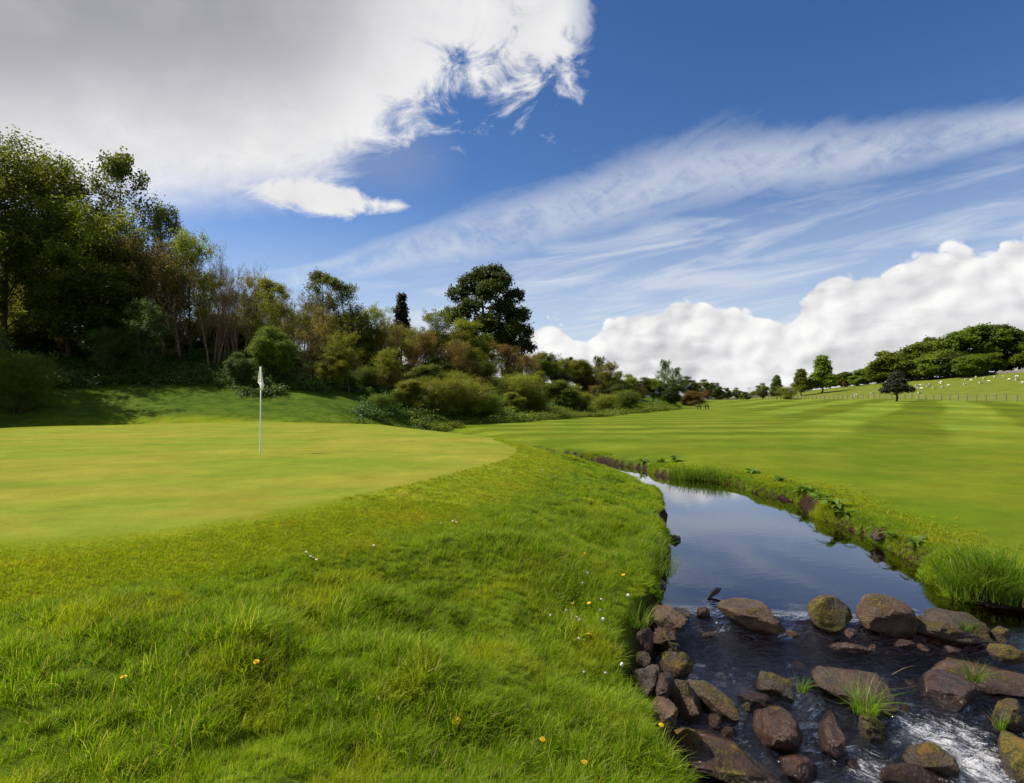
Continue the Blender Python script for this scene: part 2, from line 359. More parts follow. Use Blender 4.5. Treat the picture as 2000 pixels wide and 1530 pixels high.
def turf_material():
    m = mat('turf')
    pos = position(); x, y, z = sepxyz(pos)
    za = attr('zone_a'); sa = E.nt.nodes.new('ShaderNodeSeparateColor'); L_(za.outputs['Color'], sa.inputs[0])
    zb = attr('zone_b'); sb = E.nt.nodes.new('ShaderNodeSeparateColor'); L_(zb.outputs['Color'], sb.inputs[0])
    g, f, pa = [E(o) for o in sa.outputs[:3]]; earth, wood, fr = [E(o) for o in sb.outputs[:3]]
    big = noise(pos, 0.35, 4, 0.55); mid = noise(pos, 1.6, 5, 0.6); fine = noise(pos, 38, 4, 0.7); vf = noise(pos, 160, 2, 0.6)
    pxy = vec(x, y, 0.0)
    # putting green: close mown, yellowish patches drawn out across the slope
    st = noise(vec(x*0.16 + y*0.05, y*0.42 - x*0.06, 0.0), 1.0, 6, 0.62, 0.8)
    gc = mixc(smooth(st, 0.36, 0.66), (0.145, 0.190, 0.016), (0.220, 0.205, 0.026))
    gc = mixc(smooth(noise(pxy, 0.22, 3, 0.5), 0.52, 0.72)*0.6, gc, (0.165, 0.200, 0.020))
    gs = E.m('SINE', (x*0.30 + y*0.954)*2.6); gc = mixc(smooth(gs, -0.3, 0.3)*0.10, gc, (0.22, 0.26, 0.03))
    # collar / fringe
    frc = mixc(smooth(mid, 0.35, 0.65), (0.125, 0.175, 0.006), (0.175, 0.190, 0.010))
    frc = mixc(smooth(noise(pxy, 0.9, 4, 0.6), 0.56, 0.72)*0.7, frc, (0.24, 0.16, 0.03))
    # fairway with mowing stripes in two directions
    w1 = noise(pxy, 0.05, 2, 0.5)
    s1 = E.m('SINE', (x*0.10 - y*0.995 + (w1-0.5)*7.0)*(math.pi/2.6))
    s2 = E.m('SINE', (x*0.81 - y*0.58 + (w1-0.5)*3.0)*(math.pi/4.4))
    s3 = E.m('SINE', (x*0.95 + y*0.30 + (w1-0.5)*4.0)*(math.pi/6.0))
    right = smooth(x - y*0.30, 2.0, 14.0)
    stripe = (smooth(s1, -0.35, 0.35)-0.5)*(1.0 - right*0.92)*0.62 + ((smooth(s2, -0.4, 0.4)-0.5)*0.8 + (smooth(s3, -0.4, 0.4)-0.5)*0.45)*right
    stripe = stripe*smooth(y, 13.0, 42.0)*smooth(noise(pxy, 0.07, 3, 0.5), 0.22, 0.50)*(0.6 + mid*0.7)
    fc = mixc(smooth(big, 0.34, 0.66), (0.082, 0.126, 0.005), (0.124, 0.148, 0.009))
    fc = mixc(smooth(noise(vec(x*.5, y, 0.0), 0.12, 4, .6), 0.50, 0.70)*0.6, fc, (0.128, 0.142, 0.009))
    br = E.nt.nodes.new('ShaderNodeHueSaturation'); L_(fc.s, br.inputs['Color']); L_((1.0 + stripe*0.48).s, br.inputs['Value']); fc = E(br.outputs[0])
    fc = mixc((stripe*0.30).clamp(), fc, (0.24, 0.30, 0.07))
    # long-grass ground
    rc = mixc(smooth(mid, 0.32, 0.68), (0.056, 0.092, 0.005), (0.105, 0.142, 0.010))
    rc = mixc(smooth(fine, 0.62, 0.8)*0.6, rc, (0.14, 0.11, 0.03))
    pc = mixc(smooth(noise(pxy, 0.25, 5, 0.65), 0.35, 0.65), (0.095, 0.130, 0.014), (0.140, 0.155, 0.022))
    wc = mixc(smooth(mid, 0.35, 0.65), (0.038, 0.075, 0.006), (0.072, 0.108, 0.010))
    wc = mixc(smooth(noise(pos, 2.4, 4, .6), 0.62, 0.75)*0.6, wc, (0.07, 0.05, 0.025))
    # bare earth and pebbly bed
    pb = voro(pos, 14, 'F1'); ec = mixc(smooth(pb, 0.1, 0.6), (0.046, 0.028, 0.018), (0.018, 0.012, 0.008))
    ec = mixc(smooth(mid, 0.5, 0.7)*0.6, ec, (0.055, 0.032, 0.018))
    c = rc
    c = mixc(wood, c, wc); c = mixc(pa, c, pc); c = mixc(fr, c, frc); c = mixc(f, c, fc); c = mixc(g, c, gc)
    c = mixc(earth, c, ec)
    hs = E.nt.nodes.new('ShaderNodeHueSaturation'); L_(c.s, hs.inputs['Color'])
    L_((1.0 + (fine-0.5)*0.65 + (vf-0.5)*0.6 + (noise(pos, 0.9, 9, .80)-0.5)*1.15).s, hs.inputs['Value'])
    hb = fine*0.5 + vf*0.25 + mid*0.2
    finish(principled(E(hs.outputs[0]), 0.9, 0.03, bump(hb, 0.6, 0.035)).outputs[0])
    return m
TURF = turf_material()

# ------------------------------------------------------------------ object helpers
def tag(o, label=None, cat=None, group=None, kind=None):
    if label: o['label'] = label
    if cat: o['category'] = cat
    if group: o['group'] = group
    if kind: o['kind'] = kind
    return o
def link(name, me, material=None, parent=None, smooth_=False):
    o = bpy.data.objects.new(name, me); COL.objects.link(o)
    if material and me is not None and not me.materials: me.materials.append(material)
    if parent: o.parent = parent
    if smooth_: me.shade_smooth()
    return o
def empty(name, loc, rz=0.0, scale=(1, 1, 1)):
    o = bpy.data.objects.new(name, None); COL.objects.link(o); o.location = loc; o.rotation_euler = (0, 0, rz); o.scale = scale
    o.empty_display_size = 0.2; return o
def npmesh(name, V, F, attrs=None):
    """V (n,3), F (m,k) uniform polygons"""
    V = np.asarray(V, np.float32); F = np.asarray(F, np.int32)
    me = bpy.data.meshes.new(name); m, k = F.shape
    me.vertices.add(len(V)); me.vertices.foreach_set('co', V.ravel())
    me.loops.add(m*k); me.loops.foreach_set('vertex_index', F.ravel())
    me.polygons.add(m); me.polygons.foreach_set('loop_start', np.arange(0, m*k, k, dtype=np.int32))
    me.update(calc_edges=True)
    for nme, val in (attrs or {}).items():
        val = np.asarray(val, np.float32)
        if val.ndim == 1: a = me.attributes.new(nme, 'FLOAT', 'POINT'); a.data.foreach_set('value', val)
        else: a = me.attributes.new(nme, 'FLOAT_COLOR', 'POINT'); a.data.foreach_set('color', val.ravel())
    return me

# ------------------------------------------------------------------ ground sheets: one polar grid cut into zones
def build_ground():
    f_ = np.radians(np.linspace(-46, 46, 420)); b_ = np.radians(np.concatenate([np.linspace(46, 180, 70)[1:], np.linspace(180, 314, 70)[1:-1]]))
    th = np.concatenate([f_, b_]); nt_ = len(th)
    r = np.concatenate([[0.05], np.geomspace(0.4, 60, 300), np.geomspace(60, 420, 90)[1:], np.geomspace(420, 5000, 25)[1:]]); nr = len(r)
    TH, R = np.meshgrid(th, r); x = (np.sin(TH)*R).ravel(); y = (np.cos(TH)*R).ravel()
    F = fields(x, y); z = height(x, y, F)
    far = ss(np.hypot(x, y), 420, 900); z = z*(1-far)+far*4.0
    ds, left, dg, df, dh = F
    e = 0.02
    nx = -(height(x+e, y)-height(x-e, y))/(2*e); ny = -(height(x, y+e)-height(x, y-e))/(2*e)
    N = np.stack([nx, ny, np.ones_like(nx)], 1); N /= np.linalg.norm(N, axis=1)[:, None]
    wob = 0.05*fbm(x*2.2, y*2.2, 51, 2)
    g = ss(-dg+wob*2, -0.30, 0.22)
    fr = ss(-df+wob*4, -0.25, 0.35)
    endf = ss(y, 39, 44)
    nearl = np.where(left, ss(-y, -6.6, -5.2), 0)
    earth = 1-np.maximum(ss(ds+wob*1.2, 0.02+.25*nearl, np.where(left, 0.16, 0.12)+.32*nearl), endf)
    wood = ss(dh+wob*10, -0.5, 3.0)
    pasture = ss(x, 92.6, 93.6)*ss(y, 20, 60)
    fair = np.where(left & (y < 40), 0, ss(ds+wob*2, 0.35, 0.95))*(1-ss(dh, -2.5, -0.5))*(1-pasture)
    za = np.stack([g, fair, pasture, np.ones_like(g)], 1); zb = np.stack([earth, wood, fr, np.ones_like(g)], 1)
    I = np.arange(nr*nt_).reshape(nr, nt_); J = np.roll(I, -1, axis=1)
    Q = np.stack([I[:-1], I[1:], J[1:], J[:-1]], -1).reshape(-1, 4)[:, ::-1]
    V = np.stack([x, y, z], 1); zone = np.zeros(len(Q), int)
    mean = lambda a: a[Q].mean(1)
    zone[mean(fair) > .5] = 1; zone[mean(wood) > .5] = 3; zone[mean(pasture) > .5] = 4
    zone[mean(fr) > .5] = 5; zone[mean(g) > .6] = 2; zone[mean(earth) > .5] = 6
    for k, nme in enumerate(('grass_bank_ground', 'fairway', 'putting_green', 'wooded_hillside_ground', 'pasture_hill', 'green_collar', 'stream_bed')):
        q = Q[zone == k]
        used, inv = np.unique(q, return_inverse=True)
        me = npmesh(nme, V[used], inv.reshape(-1, 4), {'zone_a': za[used], 'zone_b': zb[used]})
        me.shade_smooth()
        me.normals_split_custom_set_from_vertices(N[used].astype(np.float32))
        tag(link(nme, me, TURF), kind='structure')
build_ground()

# ------------------------------------------------------------------ water
FOAM_SPOTS = [(1840,1440,.30,1.0),(1900,1470,.36,1.0),(1790,1420,.14,.9),(1950,1500,.22,.8),(1700,1475,.22,.75),(1640,1460,.10,.6),(1610,1515,.18,.9),(1650,1528,.15,.8),(1720,1340,.09,.6),(1560,1230,.10,.5),(1385,1215,.09,.5),(1400,1230,.07,.5),(1790,1240,.14,.35),(1880,1255,.2,.3),(1880,1430,.25,.8),(1500,1375,.06,.5),(1530,1395,.05,.4),(1570,1440,.06,.5),(1690,1330,.05,.4),(1750,1440,.07,.6),(1960,1440,.15,.5)]
def build_water():
    m = mat('stream_water')
    pos = position(); x, y, z = sepxyz(pos)
    rip = E(attr('riffle').outputs['Fac']); fo = E(attr('foam').outputs['Fac'])
    n1 = noise(vec(x, y*1.6, 0.0), 5.0, 3, 0.5); n2 = noise(vec(x*1.0 + y*.5, y*2.0 - x*.6, 0.0), 9.0, 5, 0.6, 0.6); n3 = noise(pos, 34.0, 3, 0.6)
    hgt = n1*0.0014 + n2*rip*0.15 + n3*rip*0.022
    nb = bump(hgt, 1.0, 0.5)
    fr = E.nt.nodes.new('ShaderNodeFresnel'); fr.inputs['IOR'].default_value = 1.34; L_(nb, fr.inputs['Normal'])
    gl = E.nt.nodes.new('ShaderNodeBsdfGlossy'); gl.inputs['Roughness'].default_value = 0.03; L_(nb, gl.inputs['Normal']); gl.inputs['Color'].default_value = (0.93, 0.95, 1, 1)
    tr = E.nt.nodes.new('ShaderNodeBsdfTransparent'); tr.inputs['Color'].default_value = (0.34, 0.23, 0.13, 1)
    mx = E.nt.nodes.new('ShaderNodeMixShader'); L_((E(fr.outputs[0])*1.45 + 0.02 + rip*0.05).clamp().s, mx.inputs[0]); L_(tr.outputs[0], mx.inputs[1]); L_(gl.outputs[0], mx.inputs[2])
    fn = noise(vec((x*0.76 - y*0.65)*0.42, (x*0.65 + y*0.76)*1.5, 0.0), 17.0, 6, 0.70, 1.0); fn2 = noise(pos, 75.0, 3, 0.7)
    fm = smooth(fn*0.55 + fn2*0.30 + n2*0.15 + fo*0.20, 0.60, 0.80)*smooth(fo, 0.05, 0.40)*0.8
    df = principled((0.80, 0.80, 0.82), 0.55, 0.3, bump(fn2 + fn, 0.8, 0.03))
    mx2 = E.nt.nodes.new('ShaderNodeMixShader'); L_(fm.s, mx2.inputs[0]); L_(mx.outputs[0], mx2.inputs[1]); L_(df.outputs[0], mx2.inputs[2])
    finish(mx2.outputs[0])
    gx = np.concatenate([np.arange(0.4, 8.0, 0.045)]); gy = np.concatenate([np.arange(1.6, 7.4, 0.045), np.geomspace(7.4, 24, 60)[1:]])
    X, Y = np.meshgrid(gx, gy); x = X.ravel(); y = Y.ravel()
    s = weir_s(x, y); rif = ss(s, -0.25, 0.35)
    foam = np.zeros_like(x)
    for (fx, fy, r, a) in FOAM_SPOTS:
        p = P(fx, fy, -0.2); foam = np.maximum(foam, a*np.exp(-((x-p[0])**2+(y-p[1])**2)/(r*r)))
    flow = x*0.9-y*0.5
    zz = water_z(x, y)+rif*(0.016*fbm(x*4+y*2, y*5, 61, 3)+0.010*np.sin(flow*22+3*fbm(x*3, y*3, 63, 2)))+foam*0.045*fbm(x*9, y*9, 67, 3)
    I = np.arange(len(x)).reshape(X.shape); Q = np.stack([I[:-1, :-1], I[:-1, 1:], I[1:, 1:], I[1:, :-1]], -1).reshape(-1, 4)
    dsq = sd(x, y, WATER); keep = (dsq[Q].min(1) < 0.45); Q = Q[keep]; used, inv = np.unique(Q, return_inverse=True)
    me = npmesh('stream_water', np.stack([x, y, zz], 1)[used], inv.reshape(-1, 4), {'riffle': rif[used], 'foam': foam[used]}); me.shade_smooth()
    tag(link('stream_water', me, m), kind='structure')
    # far reach that bends away behind the green
    pl = []
    for a, b in zip(LEFT, RIGHT):
        if a[1] > 22.5: pl.append((a-(0.4, 0), b+(0.4, 0)))
    V = []; 
    for a, b in pl: V += [(a[0], a[1], 0.026), (b[0], b[1], 0.026)]
    Fq = [(2*i, 2*i+1, 2*i+3, 2*i+2) for i in range(len(pl)-1)]
    me = npmesh('stream_water_far', V, Fq, {'riffle': np.zeros(len(V)), 'foam': np.zeros(len(V))})
    tag(link('stream_water_far', me, m), kind='structure')
build_water()

# ------------------------------------------------------------------ tree prototypes (10 m tall, scaled where they stand)
class MB:
    def __init__(s): s.V = []; s.F = []
    def tube(s, path, radii, sides=5, cap=False):
        path = [Vector(p) for p in path]; b = len(s.V); n = len(path)
        for i, p in enumerate(path):
            t = (path[min(i+1, n-1)]-path[max(i-1, 0)]).normalized()
            u = t.cross(Vector((0.31, 0.95, 0.05)));
            if u.length < 1e-3: u = t.cross(Vector((1, 0, 0)))
            u.normalize(); w = t.cross(u)
            for k in range(sides):
                a = 2*math.pi*k/sides; q = p+(u*math.cos(a)+w*math.sin(a))*radii[i]; s.V.append(q[:])
        for i in range(n-1):
            for k in range(sides):
                k2 = (k+1) % sides
                s.F.append((b+i*sides+k, b+i*sides+k2, b+(i+1)*sides+k2, b+(i+1)*sides+k))
        if cap:
            c = len(s.V); s.V.append(path[-1][:])
            for k in range(sides): s.F.append((b+(n-1)*sides+k, b+(n-1)*sides+(k+1) % sides, c, c))
    def box(s, lo, hi):
        b = len(s.V); (x0, y0, z0), (x1, y1, z1) = lo, hi
        s.V += [(x0,y0,z0),(x1,y0,z0),(x1,y1,z0),(x0,y1,z0),(x0,y0,z1),(x1,y0,z1),(x1,y1,z1),(x0,y1,z1)]
        s.F += [tuple(b+i for i in f) for f in ((0,3,2,1),(4,5,6,7),(0,1,5,4),(1,2,6,5),(2,3,7,6),(3,0,4,7))]
    def mesh(s, name):
        me = bpy.data.meshes.new(name); me.from_pydata(s.V, [], [tuple(dict.fromkeys(f)) for f in s.F]); me.update(); return me
def leaf_mesh(name, C, O, rng, n_per, spread, size, up=0.5, elong=0.5, tint_s=None, droop=0.0):
    """C spray centres (m,3), O outward directions; each spray carries n_per leaves"""
    m = len(C); k = m*n_per
    c = np.repeat(C, n_per, 0); o = np.repeat(O, n_per, 0)
    u = rng.uniform(-1, 1, (k, 1))
    p = c+o*u*elong+rng.normal(0, spread, (k, 3)); p[:, 2] -= np.abs(rng.normal(0, droop, k)) if droop else 0
    nrm = o*0.5+np.array([0, 0, up])+rng.normal(0, 0.55, (k, 3)); nrm /= np.linalg.norm(nrm, axis=1)[:, None]
    t = np.cross(nrm, rng.normal(0, 1, (k, 3))); t /= np.linalg.norm(t, axis=1)[:, None]; b = np.cross(nrm, t)
    sz = size*rng.uniform(0.6, 1.35, (k, 1)); w = sz*rng.uniform(0.5, 0.75, (k, 1))
    bend = nrm*sz*0.18
    v = np.stack([p-t*sz*.5, p+b*w*.5-bend, p+t*sz*.5, p-b*w*.5-bend], 1).reshape(-1, 3)
    ts = rng.uniform(0, 1, m) if tint_s is None else tint_s
    tint = np.clip(0.6*np.repeat(ts, n_per)+0.4*rng.uniform(0, 1, k), 0, 1)
    return npmesh(name, v, np.arange(4*k).reshape(-1, 4), {'tint': np.repeat(tint, 4)})
def clump_points(rng, clumps, dens, shell=0.35, bottom=0.35):
    C = []; O = []; T = []
    for (c, r) in clumps:
        c = np.array(c); r = np.array(r)
        n = max(6, int(dens*(r[0]*r[1]+r[0]*r[2]+r[1]*r[2])))
        d = rng.normal(0, 1, (n, 3)); d /= np.linalg.norm(d, axis=1)[:, None]
        flip = (d[:, 2] < 0) & (rng.uniform(0, 1, n) > bottom); d[flip, 2] *= -1
        rad = 1-shell*rng.uniform(0, 1, (n, 1))**1.7
        lump = 1+0.18*np.sin(d[:, :1]*5+c[0]*7)*np.cos(d[:, 1:2]*6+c[1]*5)
        C.append(c+d*r*rad*lump); O.append(d); T.append(np.clip(rng.uniform(0, 1, n)*.7+rng.uniform(0, .3), 0, 1))
    return np.vstack(C), np.vstack(O), np.concatenate(T)
def limb(mb, rng, a, b, ra, rb, sides=5, sag=0.15):
    a = np.array(a, float); b = np.array(b, float); L = np.linalg.norm(b-a)
    pts = []; rad = []
    for t in np.linspace(0, 1, 6):
        p = a*(1-t)+b*t; p = p+rng.normal(0, 0.03*L, 3)*(0 < t < 1); p[2] += -sag*L*math.sin(math.pi*t)*0.6
        pts.append(p); rad.append(ra*(1-t)+rb*t)
    mb.tube(pts, rad, sides); return pts
def clump_tree(name, seed, clumps, dens, n_per, size, spread, trunk_h, trunk_r, elong=0.35, shell=0.35, up=0.5, bottom=0.35, multi=0, fork=None):
    rng = np.random.default_rng(seed); mb = MB(); tm = mb
    tops = [np.array((0, 0, trunk_h))]
    if multi:
        tops = []
        for k in range(multi):
            a = rng.uniform(0, 6.28); tp = np.array((math.cos(a)*0.9, math.sin(a)*0.9, trunk_h*rng.uniform(.8, 1.1)))
            limb(mb, rng, (math.cos(a)*.25, math.sin(a)*.25, -0.3), tp, trunk_r*.6, trunk_r*.35, 6, 0); tops.append(tp)
    else:
        mb.tube([(0, 0, -0.4), (0, 0, 0), (0.03, 0, 0.25), (rng.normal(0, .08), rng.normal(0, .08), trunk_h*.5), (0, 0, trunk_h), (rng.normal(0, .2), rng.normal(0, .2), trunk_h+(10-trunk_h)*.6)],
                [trunk_r*1.6, trunk_r*1.45, trunk_r*1.05, trunk_r*.9, trunk_r*.75, trunk_r*.2], 8)
    mb = MB()
    for (c, r) in clumps:
        tp = tops[rng.integers(len(tops))]
        c = np.array(c, float)
        st = tp.copy()
        if not multi:
            zz = max(trunk_h*.75, min(c[2]-0.35*np.hypot(c[0], c[1])-.3, 8.5)); st = np.array((0, 0, zz))
        pts = limb(mb, rng, st, c, trunk_r*.36, trunk_r*.10, 5)
        for _ in range(4):
            e = c+rng.normal(0, .5, 3)*np.array(r); limb(mb, rng, pts[3], e, trunk_r*.12, trunk_r*.03, 4)
    C, O, T = clump_points(rng, clumps, dens, shell, bottom)
    return tm.mesh(name+'_trunk'), leaf_mesh(name+'_crown', C, O, rng, n_per, spread, size, up, elong, T), mb.mesh(name+'_limbs')
def ell_clumps(rng, n, centre, radii, cr, flat=0.8, zmin=None):
    out = []; tries = 0
    while len(out) < n and tries < 5000:
        tries += 1
        d = rng.normal(0, 1, 3); d /= np.linalg.norm(d)
        p = np.array(centre)+d*np.array(radii)*rng.uniform(.45, 1)**.6
        if zmin is not None and p[2] < zmin: continue
        r = cr*rng.uniform(.75, 1.25)
        if any(np.linalg.norm(p-q[0]) < 0.62*(r+q[1][0])*.8 for q in out): continue
        out.append((p, (r, r, r*flat)))
    return out
def branchy(name, seed, levels, leaf=None, trunk_r=0.11, spread_ang=0.5, up=0.25, first=0.25, stems=1, len0=(2.6, 1.2), shape='round', nb=(16, 6, 4)):
    """recursive branching; optional leaves on the twig tips"""
    rng = np.random.default_rng(seed); mb = MB(); tm = MB(); tips = []
    def br(p, d, L, r, lev):
        n = 4 if lev < 2 else 3; path = [p]; dd = d
        for i in range(n):
            dd = dd+rng.normal(0, .16, 3)+np.array((0, 0, up*(0.6 if lev else 0))); dd /= np.linalg.norm(dd); p = p+dd*L/n; path.append(p)
        mb.tube(path, list(np.linspace(r, max(r*.35, .007), n+1)), 3 if lev else 6)
        if lev+1 < levels:
            for k in range(nb[lev]):
                t = rng.uniform(.25, 1.0); i = min(int(t*n), n-1); q = path[i]+(path[i+1]-path[i])*(t*n-i)
                a = rng.normal(0, 1, 3); a -= a@dd*dd; a /= np.linalg.norm(a)
                ang = spread_ang*rng.uniform(.6, 1.4); e = dd*math.cos(ang)+a*math.sin(ang)
                br(q, e, L*rng.uniform(.34, .58), r*.38, lev+1)
        if lev >= levels-2: tips.append((path[-1], dd)); tips.append((path[-2], dd))
    for s_ in range(stems):
        b = rng.normal(0, .35, 3)*(stems > 1); b[2] = -0.3
        top = 9.3*rng.uniform(.85, 1) if stems > 1 else 9.6
        lean = rng.normal(0, .05 if stems == 1 else .13, 3); lean[2] = 1
        path = [b]; 
        for i in range(6): path.append(path[-1]+lean*top/6+rng.normal(0, .09, 3)*np.array((1, 1, 0)))
        tm.tube(path, [trunk_r*1.3, trunk_r, trunk_r*.88, trunk_r*.7, trunk_r*.5, trunk_r*.3, .012], 7)
        for k in range(nb[0]*2 // (1 if stems == 1 else 2)):
            t = rng.uniform(first, .97); i = min(int(t*6), 5); q = path[i]+(path[i+1]-path[i])*(t*6-i)
            a = rng.uniform(0, 6.28); ang = spread_ang*rng.uniform(.8, 1.5)
            e = np.array((math.cos(a)*math.sin(ang), math.sin(a)*math.sin(ang), math.cos(ang)))
            L = len0[0]*(1-t)**.7+len0[1]*.5 if shape == 'cone' else len0[0]*math.sqrt(max(.05, 1-((t-.6)/.5)**2))+.3
            br(q, e, L, trunk_r*.36*(1.1-t), 1)
    tr = tm.mesh(name+'_trunk'); cr = None
    if leaf:
        C = np.array([t[0] for t in tips]); O = np.array([t[1] for t in tips])
        keep = rng.uniform(0, 1, len(C)) < leaf.get('keep', 1); C = C[keep]; O = O[keep]
        if leaf.get('droop'): O = O*.3+np.array((0, 0, -1))*.9
        cr = leaf_mesh(name+'_crown', C, O, rng, leaf['n'], leaf['spread'], leaf['size'], leaf.get('up', .4), leaf.get('elong', .25), None, leaf.get('dz', 0))
    return tr, cr, mb.mesh(name+'_limbs')

M_bark = barkmat('grey_brown_bark', (0.05, 0.038, 0.026), (0.13, 0.10, 0.075))
M_bark2 = barkmat('pale_bark', (0.10, 0.085, 0.065), (0.26, 0.23, 0.19))
M_twig = barkmat('twig_bark', (0.115, 0.075, 0.045), (0.240, 0.165, 0.105))
M_leaf = {
 'oak':   leafmat('dark_green_leaf', (0.045, 0.075, 0.010), (0.100, 0.132, 0.016), None, .42),
 'mid':   leafmat('mid_green_leaf', (0.080, 0.125, 0.010), (0.170, 0.205, 0.018), (0.24, 0.24, 0.03), .45),
 'yel':   leafmat('yellow_green_leaf', (0.145, 0.180, 0.012), (0.270, 0.275, 0.026), (0.34, 0.31, 0.05), .45),
 'birch': leafmat('birch_leaf', (0.085, 0.125, 0.022), (0.185, 0.220, 0.050), None, .48),
 'bud':   leafmat('olive_brown_bud', (0.165, 0.115, 0.030), (0.240, 0.190, 0.034), (0.24, 0.14, 0.04), .45),
 'dark':  leafmat('blackish_leaf', (0.016, 0.024, 0.008), (0.042, 0.040, 0.014), None, 0.15),
 'bright':leafmat('bright_green_leaf', (0.105, 0.152, 0.012), (0.205, 0.240, 0.022), (0.26, 0.27, 0.03), .42),
 'blossom':leafmat('leaf_with_white_blossom', (0.055, 0.100, 0.012), (0.115, 0.165, 0.020), (0.40, 0.42, 0.32), .4),
 'copper':leafmat('copper_leaf', (0.14, 0.085, 0.025), (0.25, 0.14, 0.04)),
 'fern':  leafmat('undergrowth_leaf', (0.045, 0.095, 0.010), (0.085, 0.145, 0.016)),
}
PR = {}
def cone_clumps(rng, z0, z1, r0, r1, n, cr, p=1.0, flat=0.7):
    out = []
    for i in range(n):
        t = (i+rng.uniform(0, 1))/n; t = t**.9; z = z0+(z1-z0)*t; R = r0+(r1-r0)*t**p; a = i*2.4+rng.uniform(-.4, .4)
        q = R*rng.uniform(.45, .95); c = cr*(1.15-.55*t)*rng.uniform(.8, 1.2)
        out.append((np.array((math.cos(a)*q, math.sin(a)*q, z)), (c, c, c*flat)))
    out.append((np.array((0, 0, z1-cr*.1)), (cr*.5, cr*.5, cr*.6))); return out
def build_protos():
    r = np.random.default_rng
    for s in range(3):
        PR['broad%d' % s] = clump_tree('broadleaf', 10+s, ell_clumps(r(s+1), 36, (0, 0, 5.2), (2.7, 2.7, 4.1), 1.0, .8, 1.0), 34, 17, .155, .17, 2.2, .17, .34, .5)
    for s in range(2):                              # loose leafing tree, leaves sparse with twigs showing
        PR['loose%d' % s] = branchy('loose', 30+s, 4, dict(n=11, spread=.17, size=.15, keep=.9, elong=.2), .13, .62, .22, .18, 1, (3.2, 1), 'round', (17, 5, 4))
        PR['birch%d' % s] = branchy('birch', 40+s, 4, dict(n=9, spread=.10, size=.13, keep=.9, elong=.42, droop=True, up=.1), .10, .60, .16, .16, 1, (3.0, 1.0), 'cone', (17, 5, 3))
        PR['bud%d' % s] = branchy('budding', 50+s, 4, dict(n=4, spread=.14, size=.13, keep=.7, elong=.15), .10, .42, .30, .22, 3, (2.6, 1), 'round', (16, 5, 4))
        PR['bare%d' % s] = branchy('bare', 60+s, 4, dict(n=2, spread=.10, size=.08, keep=.25, elong=.1), .085, .38, .35, .22, 3, (2.4, 1), 'round', (16, 5, 5))
        PR['thick%d' % s] = branchy('thicket', 70+s, 4, dict(n=3, spread=.22, size=.17, keep=.55, elong=.2), .07, .36, .35, .10, 6, (2.2, 1), 'round', (18, 5, 4))
    for s in range(3):
        cl = [(np.array((math.cos(a)*q, math.sin(a)*q, z)), (c, c, c*.85)) for a, q, z, c in [(rr.uniform(0, 6.28), 3.9*rr.uniform(.1, 1), rr.uniform(.8, 8.8), rr.uniform(.8, 1.4)) for rr in [r(80+s)] for _ in range(52)] if (q/4.6)**2+(z/10)**2 < 1.0]
        PR['bush%d' % s] = clump_tree('bush', 80+s, cl, 24, 14, .28, .24, 2.5, .16, .85, .6, .45, .5, 5)
    for s in range(3):
        PR['shrub%d' % s] = branchy('shrub', 120+s, 3, dict(n=17, spread=.26, size=.19, keep=1, elong=.75), .09, .80, .12, .04, 9, (4.2, 1), 'round', (15, 7, 4))
    sy = [(0,0,8.6,1.25),(-1.2,.3,8.3,1.0),(1.2,-.4,8.2,1.05),(-2.2,0,7.2,.95),(2.3,.3,7.1,.85),(-.3,1.3,7.6,1.0),(.5,-1.4,7.3,1.1),(-2.9,.4,5.4,.9),(-2.0,-1.2,5.2,1.0),(-1.1,-1.5,5.9,.85),(1.4,-1.3,5.6,1.0),(2.6,-.3,5.2,1.05),(3.0,.5,3.9,1.05),(2.0,-1.6,3.9,1.0),(-1.6,.9,4.0,1.0),(.2,-1.9,4.4,1.05),(-.2,1.7,5,1.0),(3.3,-.2,2.5,.85),(2.2,-1.3,2.4,.95),(.8,-1.9,2.8,.95),(-1.2,-1.4,3.0,.8),(1.2,1.5,3.4,1.0),(3.0,.8,1.5,.7),(1.6,1.6,6.4,.8),(.7,.3,9.2,.8)]
    PR['sycamore'] = clump_tree('sycamore', 91, [(np.array((x, y, z)), (c*.96, c*.96, c*.74)) for x, y, z, c in sy], 60, 13, .20, .12, 2.6, .30, .2, .38, .5, .5)
    PR['lime'] = clump_tree('lime', 92, cone_clumps(r(92), 1.6, 9.3, 2.5, .5, 34, .95, 1.3), 26, 11, .36, .2, 1.6, .18, .3, .5)
    PR['yew'] = clump_tree('yew', 93, cone_clumps(r(93), 3.1, 9.0, 3.6, .8, 34, 1.2, 1.1, .6), 26, 12, .42, .22, 2.6, .34, .3, .5)
    PR['conifer'] = clump_tree('conifer', 94, cone_clumps(r(94), 1.0, 9.8, 2.4, .1, 46, .62, .8, .7), 40, 12, .26, .14, 1.0, .16, .2, .5)
    PR['pine'] = clump_tree('pine', 95, ell_clumps(r(95), 26, (0, 0, 6.9), (3.0, 3.0, 2.9), .85, .62), 30, 11, .34, .2, 5.0, .17, .3, .4)
    for s in range(2):
        PR['ridge%d' % s] = clump_tree('ridge', 96+s, ell_clumps(r(96+s), 38, (0, 0, 4.9), (3.2, 3.2, 4.2), 1.15, .75, .5), 22, 11, .42, .24, 2.2, .2, .35, .5)
build_protos()
PH = {}; PWM = {}
